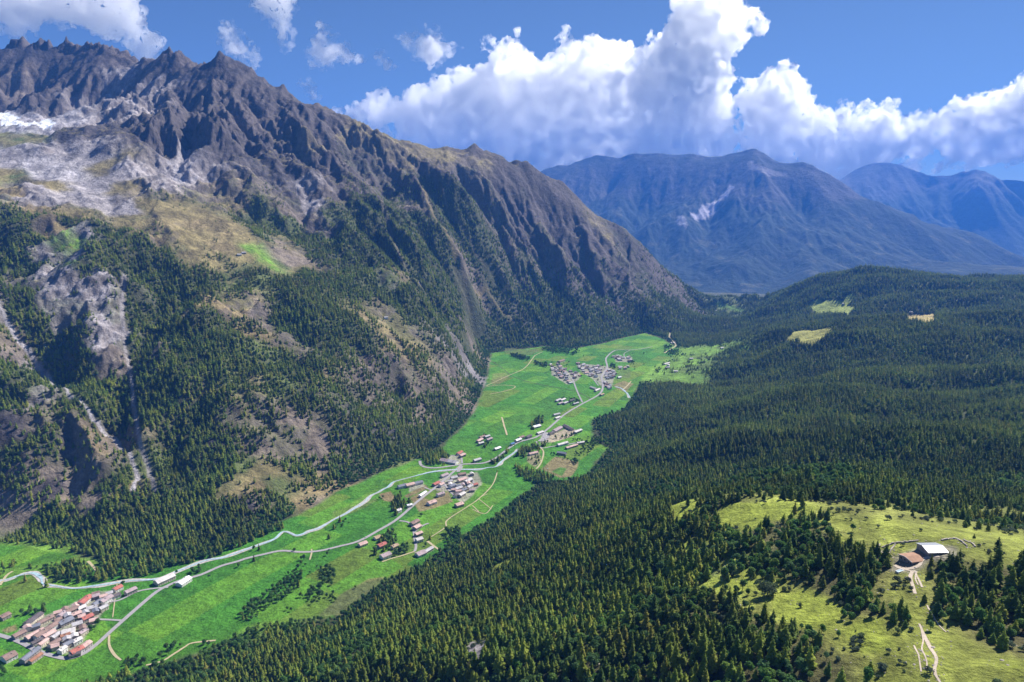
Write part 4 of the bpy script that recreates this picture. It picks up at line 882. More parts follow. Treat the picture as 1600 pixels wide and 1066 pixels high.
# alpine farm on the left slope
for i, (px, py, wh) in enumerate([(374,399,'beside the green alp, left one'), (381,396,'beside the green alp, right one'), (603,497,'on the ochre clearing in the left forest')]):
    p = at(px, py)
    if p: house(p[0], p[1], 14, 9, .5, 'grey', 'alpine hut with grey roof ' + wh, None, hgt=3.2, detail=0, name='alpine_hut', cat='hut')
# ---- the two barns on the near pasture
def near_barns():
    z0 = lambda x, y: float(h_at(x, y))
    p = at(1459, 862); x, y = p[0], p[1] + 2.5
    t = thing('barn', 'low barn with shining silver metal roof on the near pasture', 'barn', (x, y, z0(x, y)), R(2)); SPOTS.append((x, y, 13))
    a, b, hh, pt = 6.9, 6.8, 1.9, .24; ridge = hh + b * pt
    link('wall', quads('wall', [(-a, -b, -2), (a, -b, -2), (a, b, -2), (-a, b, -2), (-a, -b, hh), (a, -b, hh), (a, b, hh), (-a, b, hh), (-a, 0, ridge), (a, 0, ridge)],
         [(0, 1, 5, 4), (1, 2, 6, 9, 5), (2, 3, 7, 6), (3, 0, 4, 8, 7)]), t, WALLM[1])
    metal, nt, bs = new_mat('bright_sheet_metal'); bs.inputs['Base Color'].default_value = (.34, .36, .39, 1); bs.inputs['Metallic'].default_value = .2; bs.inputs['Roughness'].default_value = .5
    n = 9                                                          # standing-seam panels, each its own part
    pm = {}
    for s in (-1, 1):
        w = 2 * (a + .8) / n; e = hh - .9 * pt
        v = [(.02, s * (b + .9), e), (w - .02, s * (b + .9), e), (w - .02, 0, ridge), (.02, 0, ridge)]
        v += [(q[0], q[1], q[2] + .14) for q in v] + [(.02, s * (b + .9), e + .14), (.12, s * (b + .9), e + .14), (.12, 0, ridge + .14), (.02, 0, ridge + .14), (.02, s * (b + .9), e + .24), (.12, s * (b + .9), e + .24), (.12, 0, ridge + .24), (.02, 0, ridge + .24)]
        f = [(0, 1, 2, 3), (7, 6, 5, 4), (0, 1, 5, 4), (1, 2, 6, 5), (2, 3, 7, 6), (3, 0, 4, 7), (8, 9, 13, 12), (9, 10, 14, 13), (11, 8, 12, 15), (15, 14, 13, 12)]
        me = quads('roof_panel', v, f); me.materials.append(metal)
        for k in range(n):
            o = link('roof_panel', me, t); o.location = (-(a + .8) + k * w, 0, 0)
    for k in range(4):
        link('window', boxes('window', [(-5.6 + k * 3.2, -4.6 + k * 3.2, -b - .05, -b + .03, 1.1, 2.0)]), t, WINM)
    link('door', boxes('door', [(5.6, 6.9, -b - .06, -b + .03, 0, 2.2)]), t, DOORM)
    p = at(1402, 874); q = at(1427, 884)
    x0, y0 = p[0], p[1]; rz = math.atan2(q[1] - y0, q[0] - x0)
    ln = 11.5; dp = 16.0; mx, my = (x0 + q[0]) / 2, (y0 + q[1]) / 2
    t = thing('barn', 'earth-sheltered barn with rusty brown roof left of the silver-roofed one', 'barn', (mx, my, z0(mx, my)), rz)
    SPOTS.append((mx + 6, my + 5, 13)); a = ln / 2
    hA, hB = 3.4, 2.6
    link('wall', quads('wall', [(-a, 0, -2), (a, 0, -2), (a, dp, -2), (-a, dp, -2), (-a, 0, hA), (a, 0, hA), (a, dp, hB), (-a, dp, hB), (0, 0, hA + 1.1), (0, dp, hB + 1.1)],
         [(0, 1, 5, 8, 4), (1, 2, 6, 5), (2, 3, 7, 9, 6), (3, 0, 4, 7)]), t, WALLM[1])
    A, o_ = a + .7, .7
    for s in (-1, 1):
        v = [(s * A, -o_, hA - .13), (0, -o_, hA + 1.12), (0, dp + o_, hB + 1.12), (s * A, dp + o_, hB - .13)]; v += [(q_[0], q_[1], q_[2] + .25) for q_ in v]
        link('roof_slope', quads('roof_slope', v, [(0, 1, 2, 3), (7, 6, 5, 4), (0, 1, 5, 4), (1, 2, 6, 5), (2, 3, 7, 6), (3, 0, 4, 7)]), t, plain_mat('rusty_turf_roof', (.36, .22, .15), .3, .5, .4))
        v = [(s * A, -o_ - .25, hA - .2), (0, -o_ - .25, hA + 1.05), (0, -o_ - .02, hA + 1.05), (s * A, -o_ - .02, hA - .2)]; v += [(q_[0], q_[1], q_[2] + .42) for q_ in v]
        link('fascia_board', quads('fascia_board', v, [(0, 1, 2, 3), (7, 6, 5, 4), (0, 1, 5, 4), (1, 2, 6, 5), (2, 3, 7, 6), (3, 0, 4, 7)]), t, ROOFM['pale'])
    for k in range(3): link('window', boxes('window', [(-4.4 + k * 3.4, -3.3 + k * 3.4, -.06, .03, 1.2, 2.3)]), t, WINM)
    link('door', boxes('door', [(4.2, 5.2, -.07, .03, 0, 2.2)]), t, DOORM)
    p = at(1406, 893); t = thing('water_trough', 'long pale stone water trough on the grass below the brown-roofed barn', 'trough', (p[0], p[1], z0(p[0], p[1])), R(25)); SPOTS.append((p[0], p[1], 6))
    link('basin', boxes('basin', [(-3.2, 3.2, -1.3, -1.05, -.5, .8), (-3.2, 3.2, 1.05, 1.3, -.5, .8), (-3.2, -2.95, -1.05, 1.05, -.5, .8), (2.95, 3.2, -1.05, 1.05, -.5, .8), (-2.95, 2.95, -1.05, 1.05, -.5, .1)]), t, ROOFM['white'])
    link('water', boxes('water', [(-2.94, 2.94, -1.04, 1.04, .3, .55)]), t, WATER)
near_barns()
def stone_wall(px, label, h=1.0, w=.9):
    pts = resample([p for p in (at(*q) for q in px) if p], 1.6); vs, fs = [], []; r_ = random.Random(len(px))
    o = [min(p[i] for p in pts) for i in (0, 1)]; zb = float(h_at(*pts[0][:2]))
    for p, q in zip(pts[:-1], pts[1:]):
        b = len(vs); dx, dy = q[0] - p[0], q[1] - p[1]; L_ = math.hypot(dx, dy) + 1e-6; nx, ny = -dy / L_ * w / 2 * r_.uniform(.8, 1.2), dx / L_ * w / 2 * r_.uniform(.8, 1.2); hh = h * r_.uniform(.6, 1.2)
        for u in (p, (q[0] - dx * .04, q[1] - dy * .04)):
            z = float(h_at(u[0], u[1]))
            for s in (-1, 1):
                for zz in (z - .5, z + hh): vs.append((u[0] + s * nx - o[0], u[1] + s * ny - o[1], zz - zb))
        fs += [[b + i for i in f] for f in ((0, 1, 3, 2), (4, 6, 7, 5), (0, 4, 5, 1), (2, 3, 7, 6), (1, 5, 7, 3))]
    me = quads('dry_stone_wall', vs, fs); ob = link('dry_stone_wall', me, None, WALLM[3]); ob.location = (o[0], o[1], zb); ob['label'] = label; ob['category'] = 'wall'
    LINES.append((pts, 2.0))
stone_wall([(1378,856),(1396,849),(1420,847),(1435,845)], 'dry stone wall curving along the pasture left of the silver-roofed barn')
stone_wall([(1471,845),(1480,843),(1495,842),(1503,847),(1511,854)], 'dry stone wall enclosing the ochre paddock right of the silver-roofed barn')
stone_wall([(1506,845),(1518,849),(1524,855)], 'short rubble wall at the right end of the ochre paddock')
stone_wall([(1399,851),(1391,862),(1389,866)], 'short stone wall beside the track left of the brown-roofed barn')
stone_wall([(766,720),(760,724)], 'low stone wall by the bridge road') if False else None
# ---------------------------------------------------------------- trees
def leaf_mat(name, cols, rough=.75):
    m, nt, b = new_mat(name); L = nt.links.new; b.inputs['Roughness'].default_value = rough
    oi = nt.nodes.new('ShaderNodeObjectInfo'); r = nt.nodes.new('ShaderNodeValToRGB'); r.color_ramp.interpolation = 'LINEAR'
    el = r.color_ramp.elements
    while len(el) < len(cols): el.new(.5)
    for i, c_ in enumerate(cols): el[i].position = i / (len(cols) - 1); el[i].color = (*c_, 1)
    L(oi.outputs['Random'], r.inputs[0])
    g = nt.nodes.new('ShaderNodeNewGeometry'); n = noise_node(nt, .9, 3, .6, g.outputs['Position'])
    mr = nt.nodes.new('ShaderNodeMapRange'); mr.inputs[1].default_value = .3; mr.inputs[2].default_value = .7; mr.inputs[3].default_value = .6; mr.inputs[4].default_value = 1.45
    L(n.outputs[0], mr.inputs[0]); n2 = noise_node(nt, .008, 3, .6, g.outputs['Position'])
    mr2 = nt.nodes.new('ShaderNodeMapRange'); mr2.inputs[1].default_value = .35; mr2.inputs[2].default_value = .65; mr2.inputs[3].default_value = .75; mr2.inputs[4].default_value = 1.3
    L(n2.outputs[0], mr2.inputs[0]); mu = nt.nodes.new('ShaderNodeMath'); mu.operation = 'MULTIPLY'; L(mr.outputs[0], mu.inputs[0]); L(mr2.outputs[0], mu.inputs[1])
    vm = nt.nodes.new('ShaderNodeVectorMath'); vm.operation = 'SCALE'; L(r.outputs[0], vm.inputs[0]); L(mu.outputs[0], vm.inputs['Scale'])
    L(vm.outputs[0], b.inputs['Base Color'])
    tr = nt.nodes.new('ShaderNodeBsdfTranslucent'); L(vm.outputs[0], tr.inputs['Color']); mx = nt.nodes.new('ShaderNodeMixShader'); mx.inputs[0].default_value = .45
    out = nt.nodes['Material Output']; L(b.outputs[0], mx.inputs[1]); L(tr.outputs[0], mx.inputs[2]); L(mx.outputs[0], out.inputs['Surface'])
    return m
CONM = leaf_mat('conifer_needles', [(.06, .115, .024), (.14, .21, .034), (.27, .32, .045), (.09, .155, .03), (.20, .27, .04), (.28, .28, .05)])
BROM = leaf_mat('broadleaf_leaves', [(.055, .13, .032), (.10, .21, .04), (.08, .16, .06), (.16, .26, .045)])
SHRM = leaf_mat('shrub_leaves', [(.07, .10, .065), (.10, .14, .09), (.085, .13, .05)])
BARK = plain_mat('bark', (.13, .095, .07), .3, 2.0, .3)
def conifer_arrays(seed, h, rad, nwh, nbr, jag=.55, tip=.06):
    r = np.random.default_rng(seed); V, Fc = [], []
    for w in range(nwh):
        f = (w + .3) / nwh; z = h * (.10 + .88 * f); prof = (1 - f) ** .8 * r.uniform(.78, 1.15)
        prof = prof * (1 - .25 * (f < .12)); nb = max(4, int(nbr * (.45 + .55 * (1 - f))))
        for b in range(nb):
            a = 2 * math.pi * (b + r.uniform(-.35, .35)) / nb + w * 1.7
            L_ = rad * prof * r.uniform(1 - jag, 1 + jag * .5) + tip * rad * 2; wd = L_ * r.uniform(.30, .46) + .12
            dr = L_ * r.uniform(.08, .42); zz = z + r.uniform(-.3, .3) * h / nwh
            ca_, sa = math.cos(a), math.sin(a); i = len(V)
            rise = L_ * r.uniform(.0, .16)
            V += [(0, 0, zz + .02 * h), (ca_ * L_ * .55 - sa * wd, sa * L_ * .55 + ca_ * wd, zz - dr * .45 - wd * .25), (ca_ * L_ * .6, sa * L_ * .6, zz - dr * .30 + rise), (ca_ * L_ * .55 + sa * wd, sa * L_ * .55 - ca_ * wd, zz - dr * .45 - wd * .25), (ca_ * L_, sa * L_, zz - dr)]
            Fc += [(i, i + 1, i + 2), (i, i + 2, i + 3), (i + 1, i + 4, i + 2), (i + 2, i + 4, i + 3)]
    i = len(V); V += [(.12 * rad * .6, 0, h * .93), (-.06 * rad, .1 * rad, h * .93), (-.06 * rad, -.1 * rad, h * .93), (0, 0, h * 1.02)]; Fc += [(i, i + 1, i + 3), (i + 1, i + 2, i + 3), (i + 2, i, i + 3)]
    return V, Fc
def blob_arrays(seed, h, rad, n, size, lobes=7, low=.18):
    r = np.random.default_rng(seed); V, Fc = [], []; lb = []
    for k in range(lobes):
        a = r.uniform(0, 6.28); q = r.uniform(.1, .55) * rad; lb.append((math.cos(a) * q, math.sin(a) * q, h * r.uniform(.42, .78), rad * r.uniform(.38, .62)))
    lb.append((0, 0, h * .62, rad * .7))
    for k in range(n):
        cx, cy2, cz, cr = lb[r.integers(len(lb))]; d = r.normal(size=3); d /= np.linalg.norm(d); d[2] = abs(d[2]) * (1 if r.random() < .75 else -1)
        p = np.array((cx, cy2, cz)) + d * cr * np.array((1, 1, min(1.0, h * .42 / rad))) * r.uniform(.75, 1.08)
        if p[2] < h * low: p[2] = h * low + r.uniform(0, .1) * h
        nn = d + r.normal(size=3) * .45; nn /= np.linalg.norm(nn); t = np.cross(nn, (0.3, .2, 1)); t /= np.linalg.norm(t); u = np.cross(nn, t); s = size * r.uniform(.6, 1.3); i = len(V)
        V += [tuple(p - t * s), tuple(p - u * s * .8 + nn * .15 * s), tuple(p + t * s), tuple(p + u * s * .8 + nn * .2 * s)]; Fc += [(i, i + 1, i + 2, i + 3)]
    return V, Fc
def trunk_arrays(h, r0, n=6, lean=0.0):
    V, Fc = [], []; rings = [(0 - .8, 1.25), (.06 * h, 1.0), (.5 * h, .55), (h, .06)]
    for z, s in rings:
        for k in range(n):
            a = 2 * math.pi * k / n; V.append((math.cos(a) * r0 * s + lean * z, math.sin(a) * r0 * s, z))
    for q in range(len(rings) - 1):
        for k in range(n): Fc.append((q * n + k, q * n + (k + 1) % n, (q + 1) * n + (k + 1) % n, (q + 1) * n + k))
    return V, Fc
def mk(name, VF, mat): me = quads(name, *VF); me.materials.append(mat); return me
CON, CONT, CONH = [], [], []
for i, (h_, rd, nw, nb) in enumerate([(15, 4.2, 14, 11), (17, 4.1, 15, 11), (13, 4.0, 11, 11), (18.5, 4.7, 15, 12), (14, 5.0, 12, 12), (10, 3.6, 9, 10)]):
    CON.append(mk('crown', conifer_arrays(40 + i, h_, rd, nw, nb), CONM)); CONT.append(mk('trunk', trunk_arrays(h_ * .92, .26), BARK)); CONH.append(h_)
BRO, BROT = [], []
for i, (h_, rd, n_) in enumerate([(9, 4.0, 520), (11, 4.6, 620), (7.5, 3.6, 420), (10, 3.6, 480)]):
    BRO.append(mk('crown', blob_arrays(80 + i, h_, rd, n_, .62), BROM))
    tv, tf = trunk_arrays(h_ * .62, .28)
    for a in (0.6, 2.6, 4.5):                                       # limbs
        b0 = len(tv); ex = (math.cos(a) * rd * .5, math.sin(a) * rd * .5, h_ * .66)
        for p_, s in (((0, 0, h_ * .28), .14), (ex, .04)):
            tv += [(p_[0] + s * math.cos(q), p_[1] + s * math.sin(q), p_[2]) for q in (0, 2.1, 4.2)]
        tf += [(b0 + k, b0 + (k + 1) % 3, b0 + 3 + (k + 1) % 3, b0 + 3 + k) for k in range(3)]
    BROT.append(mk('trunk', (tv, tf), BARK))
SHR = [mk('shrub', blob_arrays(120 + i, 3.0 + i * .6, 2.4 + .4 * i, 260, .42, 6, .03), SHRM) for i in range(3)]
# whole-tree meshes for the forest instances
def merged(name, A, B):
    va = np.array([v.co[:] for v in A.vertices]); vb = np.array([v.co[:] for v in B.vertices])
    fs = [tuple(p.vertices) for p in A.polygons] + [tuple(i + len(va) for i in p.vertices) for p in B.polygons]
    me = quads(name, [tuple(v) for v in va] + [tuple(v) for v in vb], fs); me.materials.append(A.materials[0]); me.materials.append(BARK)
    mi = [0] * len(A.polygons) + [1] * len(B.polygons); me.polygons.foreach_set('material_index', mi); return me
# lighter versions for trees a long way off
CONF = [merged('conifer', mk('crown', conifer_arrays(60 + i, h_, rd, nw, nb, .3), CONM), CONT[i]) for i, (h_, rd, nw, nb) in enumerate([(15, 4.5, 9, 7), (16.5, 4.3, 9, 7), (12.5, 4.4, 8, 7)])]
CONN = [merged('conifer', CON[i], CONT[i]) for i in range(6)]; BRON = [merged('broadleaf', BRO[i], BROT[i]) for i in range(4)]

# visibility from the viewpoint, with a generous margin, so that nothing is spent on far sides
ELV = (H - CAMZ) / RG; MX = np.maximum.accumulate(ELV, axis=0)
VIS = ELV + 45.0 / RG >= np.vstack([np.full((1, NT), -9.0), MX[:-1]])
VISF = VIS.astype(float)
KEEP_TREE = TREE.copy()
GROVES = [([(70,893),(100,880),(180,880),(300,862),(440,818),(443,826),(400,845),(340,868),(262,890),(240,898),(160,908),(110,911),(80,905)], .95, .5), ([(655,706),(690,704),(702,716),(696,727),(665,727),(655,722)], .9, 0),
 ([(764,724),(780,708),(795,698),(798,703),(786,716),(772,727)], 1, 0), ([(804,713),(815,701),(835,698),(852,694),(856,700),(832,710),(812,718)], 1, 0),
 ([(800,725),(815,734),(845,737),(866,745),(862,758),(840,756),(815,748),(806,738)], .9, .1), ([(824,712),(842,706),(846,728),(836,736),(826,722)], .35, 0),
 ([(375,965),(395,935),(430,915),(450,895),(470,893),(478,905),(450,935),(420,950),(395,970)], .55, 1), ([(480,880),(560,850),(575,900),(520,955),(440,960),(470,920)], .13, 1), ([(475,925),(495,905),(515,880),(520,905),(500,940),(480,945)], .4, 1), ([(500,890),(520,885),(525,905),(505,910)], .9, 1),
 ([(455,885),(480,870),(482,880),(462,895)], .6, 1), ([(245,1030),(262,1014),(280,1005),(284,1010),(262,1026),(248,1034)], .95, 1), ([(290,1010),(310,1000),(335,1002),(338,1012),(300,1018)], .7, 1), ([(190,1035),(225,1030),(232,1042),(200,1048)], .9, 1),
 ([(590,848),(606,835),(616,832),(620,850),(606,862),(592,862)], .9, .9), ([(612,862),(635,850),(640,862),(620,874),(610,872)], .9, 1), ([(583,860),(592,852),(596,862),(585,868)], .8, .5), ([(692,832),(715,826),(724,842),(710,852),(692,850)], 1, 1), ([(612,790),(625,770),(634,790),(624,808),(612,805)], .7, .3),
 ([(632,786),(640,780),(645,790),(636,792)], .7, 1), ([(836,655),(848,653),(850,662),(832,672),(828,668)], .95, .2), ([(742,680),(768,678),(772,690),(760,700),(745,695)], .3, .8), ([(892,622),(906,625),(904,632),(890,634)], .6, 1), ([(869,622),(890,622),(888,634),(870,634)], .2, 1),
 ([(880,690),(905,686),(935,672),(938,690),(920,712),(900,712),(890,700)], .4, 1), ([(856,706),(880,714),(905,722),(900,726),(870,716)], .5, 1), ([(853,690),(885,680),(905,674),(905,678),(880,688),(860,696)], .4, .6), ([(797,553),(826,560),(830,565),(800,559)], .9, 1), ([(834,565),(855,570),(855,574),(836,570)], .95, 1),
 ([(860,560),(890,566),(905,580),(900,596),(870,590),(860,580)], .12, 1), ([(900,570),(945,572),(960,582),(950,602),(915,592)], .12, 1), ([(845,546),(870,540),(905,545),(900,556),(880,555),(860,552)], .6, 1), ([(955,568),(962,575),(960,588),(950,586)], .5, 1), ([(975,560),(990,565),(992,575),(985,573)], .3, 1),
 ([(1035,540),(1060,545),(1060,556),(1040,556)], .5, 1), ([(0,880),(60,868),(140,865),(90,885),(60,895),(0,900)], .12, .5), ([(30,960),(60,948),(66,956),(45,965)], .5, .8), ([(62,952),(70,950),(70,962),(62,962)], .8, .7), ([(138,972),(152,968),(154,984),(138,988)], .9, 1), ([(0,1048),(15,1045),(12,1062),(0,1066)], .8, 1),
 ([(165,912),(200,902),(215,910),(190,918)], .5, .9), ([(243,912),(262,896),(285,888),(288,892),(262,905),(250,918)], .6, .9), ([(290,905),(310,885),(318,888),(312,900)], .8, .7), ([(505,832),(560,800),(612,766),(614,770),(565,806),(510,838)], .12, .7), ([(330,878),(385,863),(430,847),(432,850),(388,867),(332,882)], .15, .7)]
BROP = np.zeros_like(H)
for poly, dn, bp in GROVES:
    w = W2(poly)
    if len(w) < 3: continue
    xs = [p[0] for p in w]; ys = [p[1] for p in w]
    m = (GX > min(xs) - 10) & (GX < max(xs) + 10) & (GY > min(ys) - 10) & (GY < max(ys) + 10)
    a = in_poly(GX[m], GY[m], w); t = TREE[m]; t[a] = dn; TREE[m] = t; t = BROP[m]; t[a] = bp; BROP[m] = t
# broadleaf belt where the slopes meet the valley floor
nearfoot = sstep(75, 15, sdf + 70 * (fbm(GX / 90, GY / 90, 44, 3) - .5)) * (sdf > 0)
BROP = np.maximum(BROP, nearfoot * ((GY > 1300) | (GX > -520)) * .9)
BROP = np.maximum(BROP, sstep(.54, .68, fbm(GX / 110, GY / 80, 45, 3)) * (RG < 1300) * .75)
BROP = np.maximum(BROP, np.where(RG < 1400, .14, .06))
xs_, ys_, kd_, sc_ = [], [], [], []
s0 = 6.3; r_ = 262.0; frng = np.random.default_rng(11)
while r_ < 6800:
    sp = s0 * (1.0 if r_ < 900 else min(1.0 + (r_ - 900) / 4200.0, 1.9))
    n = int((TH[-1] - TH[0]) * r_ / sp); t = np.linspace(TH[0], TH[-1], n) + frng.uniform(-.48, .48, n) * sp / r_
    rr_ = r_ + frng.uniform(-.48, .48, n) * sp
    x = rr_ * np.sin(t); y = rr_ * np.cos(t)
    T_ = h_at(x, y, TREE); nz = fbm(x / 38, y / 38, 5, 3); nz = np.clip((nz - .5) * 1.9 + .5, 0, 1)
    thin = .93 if r_ < 1400 else .9
    ok = (frng.random(n) < thin) & (T_ > nz * .62 + .30 * frng.random(n)) & (T_ > .03) | (frng.random(n) < T_ * .22)
    ok &= h_at(x, y, VISF) > .01
    z = h_at(x, y); px, py = project(x, y, z); ok &= (px > -70) & (px < 1670) & (py < 1120)
    ok &= (h_at(x, y, SLOPES) < 2.3)
    k = np.nonzero(ok)[0]; x, y = x[k], y[k]
    xs_.append(x); ys_.append(y); kd_.append(frng.random(len(k)) < h_at(x, y, BROP)); sc_.append(np.full(len(k), (sp / s0) ** .75))
    r_ += sp
fx = np.concatenate(xs_); fy = np.concatenate(ys_); fb = np.concatenate(kd_); fs_ = np.concatenate(sc_)
keep = np.ones(len(fx), bool)
for w, d_ in LINES:
    a = np.array(w)[:, :2]; bb = (fx > a[:, 0].min() - d_) & (fx < a[:, 0].max() + d_) & (fy > a[:, 1].min() - d_) & (fy < a[:, 1].max() + d_)
    ix = np.nonzero(bb & keep)[0]
    if len(ix): keep[ix[seg_dist(fx[ix], fy[ix], w[::2] + [w[-1]] if len(w) > 8 else w) < d_]] = False
sp_ = np.array(SPOTS); cell = {}
for s in SPOTS:
    ix = np.nonzero(keep & (np.abs(fx - s[0]) < s[2] + 3) & (np.abs(fy - s[1]) < s[2] + 3))[0]
    if len(ix): keep[ix[(fx[ix] - s[0]) ** 2 + (fy[ix] - s[1]) ** 2 < (s[2] + 2.5) ** 2]] = False
fx, fy, fb, fs_ = fx[keep], fy[keep], fb[keep], fs_[keep]
fz = h_at(fx, fy); fd = np.hypot(fx, fy)
# trees get smaller towards the tree line and on rocky ground
tcov = h_at(fx, fy, TREE)
fs_ = fs_ * (frng.uniform(.5, 1.12, len(fx)) + .3 * (fbm(fx / 60, fy / 60, 99, 2) - .3)) * np.where(fz > 330, np.interp(fz, [330, 800], [1.0, .62]), 1.0) * np.interp(tcov, [.1, .8], [.72, 1.0])
fs_ = np.where(fx > 700, fs_ * 1.0, fs_)
print('TREES', len(fx), 'broad', int(fb.sum()))
def scatter(name, x, y, z, s, meshes, label):
    if len(x) == 0: return
    me = bpy.data.meshes.new(name); me.vertices.add(len(x)); me.vertices.foreach_set('co', np.stack([x, y, z], 1).astype(np.float32).ravel())
    a = me.attributes.new('size', 'FLOAT', 'POINT'); a.data.foreach_set('value', s.astype(np.float32))
    r = np.random.default_rng(len(x)); a = me.attributes.new('turn', 'FLOAT_VECTOR', 'POINT')
    e = np.zeros((len(x), 3), np.float32); e[:, 2] = r.uniform(0, 6.28, len(x)); e[:, :2] = r.normal(0, .035, (len(x), 2)); a.data.foreach_set('vector', e.ravel())
    a = me.attributes.new('pick', 'INT', 'POINT'); a.data.foreach_set('value', r.integers(0, len(meshes), len(x)).astype(np.int32))
    col = bpy.data.collections.new(name + '_kinds')
    for k, m_ in enumerate(meshes): col.objects.link(bpy.data.objects.new('kind_%02d' % k, m_))
    ng = bpy.data.node_groups.new(name, 'GeometryNodeTree'); ng.interface.new_socket('Geometry', in_out='INPUT', socket_type='NodeSocketGeometry'); ng.interface.new_socket('Geometry', in_out='OUTPUT', socket_type='NodeSocketGeometry')
    N = ng.nodes.new; gi, go = N('NodeGroupInput'), N('NodeGroupOutput'); iop = N('GeometryNodeInstanceOnPoints'); ci = N('GeometryNodeCollectionInfo')
    ci.inputs['Collection'].default_value = col; ci.inputs['Separate Children'].default_value = True; ci.inputs['Reset Children'].default_value = True
    def attr(nm, ty):
        q = N('GeometryNodeInputNamedAttribute'); q.data_type = ty; q.inputs['Name'].default_value = nm; return q.outputs['Attribute']
    L = ng.links.new; L(gi.outputs[0], iop.inputs['Points']); L(ci.outputs[0], iop.inputs['Instance']); iop.inputs['Pick Instance'].default_value = True
    L(attr('pick', 'INT'), iop.inputs['Instance Index']); e2r = N('FunctionNodeEulerToRotation'); L(attr('turn', 'FLOAT_VECTOR'), e2r.inputs[0]); L(e2r.outputs[0], iop.inputs['Rotation']); L(attr('size', 'FLOAT'), iop.inputs['Scale'])
    L(iop.outputs[0], go.inputs[0])
    o = link(name, me); md = o.modifiers.new('scatter', 'NODES'); md.node_group = ng; o['kind'] = 'stuff'; o['label'] = label; return o
# the 300 that show largest are trees of their own
fpx, fpy = project(fx, fy, fz); inside = (fpx > 5) & (fpx < 1595) & (fpy > 0) & (fpy < 1080)
vis_n = inside & (fd < 900); order = np.argsort(np.where(vis_n, fd / np.where(fb, .75, 1.0) / fs_, 1e9))[:300]
single = np.zeros(len(fx), bool); single[order] = True
def where_word(px, py):
    if py > 985: v = 'along the bottom edge'
    elif py > 925: v = 'low on the near hill'
    elif py > 870: v = 'level with the barns'
    else: v = 'at the upper rim of the pasture'
    for lim, h_ in ((500, 'left of bottom centre'), (700, 'left of the rock scar'), (850, 'around the rock scar'), (1000, 'right of the rock scar'), (1100, 'left of the glades'), (1170, 'left of the dome-shaped tree'),
                    (1240, 'around the dome-shaped tree'), (1320, 'right of the dome-shaped tree'), (1400, 'just left of the path'), (1480, 'along the braided path'), (9999, 'right of the braided path')):
        if px < lim: break
    return h_ + ', ' + v
proto = {}
def plant_tree(kind, x, y, z, s, rz, label, group, name=None):
    i = hr.randrange(6 if kind == 'c' else 4)
    cr, tk = (CON[i], CONT[i]) if kind == 'c' else (BRO[i], BROT[i])
    t = bpy.data.objects.new(name or ('conifer_tree' if kind == 'c' else 'broadleaf_tree'), None); C.objects.link(t)
    t.location = (x, y, z); t.scale = (s, s, s); t.rotation_euler = (0, 0, rz); t['label'] = label; t['category'] = 'tree'
    if group: t['group'] = group
    for nm, me in (('crown', cr), ('trunk', tk)):
        o = bpy.data.objects.new(nm, me); C.objects.link(o); o.parent = t
    return t
for i in order:
    k = 'b' if fb[i] else 'c'; w_ = where_word(fpx[i], fpy[i])
    plant_tree(k, float(fx[i]), float(fy[i]), float(fz[i]), float(fs_[i]), hr.uniform(0, 6.28), ('tall ' if fs_[i] > 1.02 else 'small ' if fs_[i] < .82 else 'mid-sized ') + ('conifer ' if k == 'c' else 'rounded broadleaf tree ') + w_, 'conifers of the near hill' if k == 'c' else 'broadleaf trees of the near hill')
near = fd < 1500; r2 = ~single
scatter('conifer_forest_near', *[v[near & r2 & ~fb] for v in (fx, fy, fz, fs_)], CONN, 'larch and spruce forest covering the near hill')
scatter('broadleaf_wood_near', *[v[near & r2 & fb] for v in (fx, fy, fz, fs_)], BRON, 'broadleaf trees mixed into the near wood')
scatter('conifer_forest_far', *[v[~near & ~fb] for v in (fx, fy, fz, fs_)], CONF, 'conifer forest on the far hills and the left mountain side')
scatter('broadleaf_wood_far', *[v[~near & fb] for v in (fx, fy, fz, fs_)], BRON, 'broadleaf belt along the foot of the slopes')
# trees that stand alone
SINGLE = """c 40 909 .8|conifer standing by the bend of the river at the far left
c 73 917 1.0|tall conifer with long shadow on the river bank below the bend
b 373 886 1.0|round broadleaf tree touching the valley road in the lower meadow
c 397 877 .8|pointed conifer beside the valley road in the lower meadow
b 460 861 .95|round tree on the valley road where it bends flat
c 514 842 1.0|lone conifer between river and valley road
c 531 816 1.0|lone conifer on the near river bank
b 477 884 .6|small bush-like tree below the valley road by the dirt lane
c 624 790 1.35|tall dark conifer hiding the pale house left of the middle village
b 658 806 1.0|round broadleaf tree below the road at the bare plot
c 672 843 .8|slim conifer beside the last side-lane house
b 665 853 .9|round tree beside the long grey-roofed house at the wood
b 545 764 .5|small round tree on the far river bank
c 777 738 .5|tiny tree at the upper end of the meadow track
b 721 851 1.1|broad round tree at the wood edge below the middle village
b 716 822 .5|small round tree in the meadow below the sports ground
b 700 826 .4|smallest round tree in the meadow below the sports ground
c 1522 841 .42|windswept lone pine right of the ochre paddock
c 1444 941 .5|small conifer on the path between the two woods
b 742 652 .7|pair-like round tree at the left edge of the upper meadow
b 820 650 .5|small dark tree alone in the upper meadow
b 912 558 .8|dark round tree in the meadow above the upper village
b 925 555 .8|second dark round tree in the meadow above the upper village
b 914 562 .6|low dark tree just under the pair above the upper village
b 886 554 1.1|dark round tree at the slope foot above the upper village
b 905 550 1.2|large dark tree at the slope foot above the upper village
b 992 578 .8|dark tree right of the farthest hamlet
b 1006 570 .7|dark tree in the far right meadow by the farthest hamlet
b 988 553 .6|dark tree beside the far end of the upper road
b 1006 554 1.1|broad dark tree near the far end of the upper road
b 881 596 .7|dark tree beside the lower lane of the upper village
b 861 628 .5|small dark tree left of the climbing-road hamlet
b 803 583 .5|small tree where the meadow track crosses the boundary line
b 833 555 .5|small tree beside the upper meadow track"""
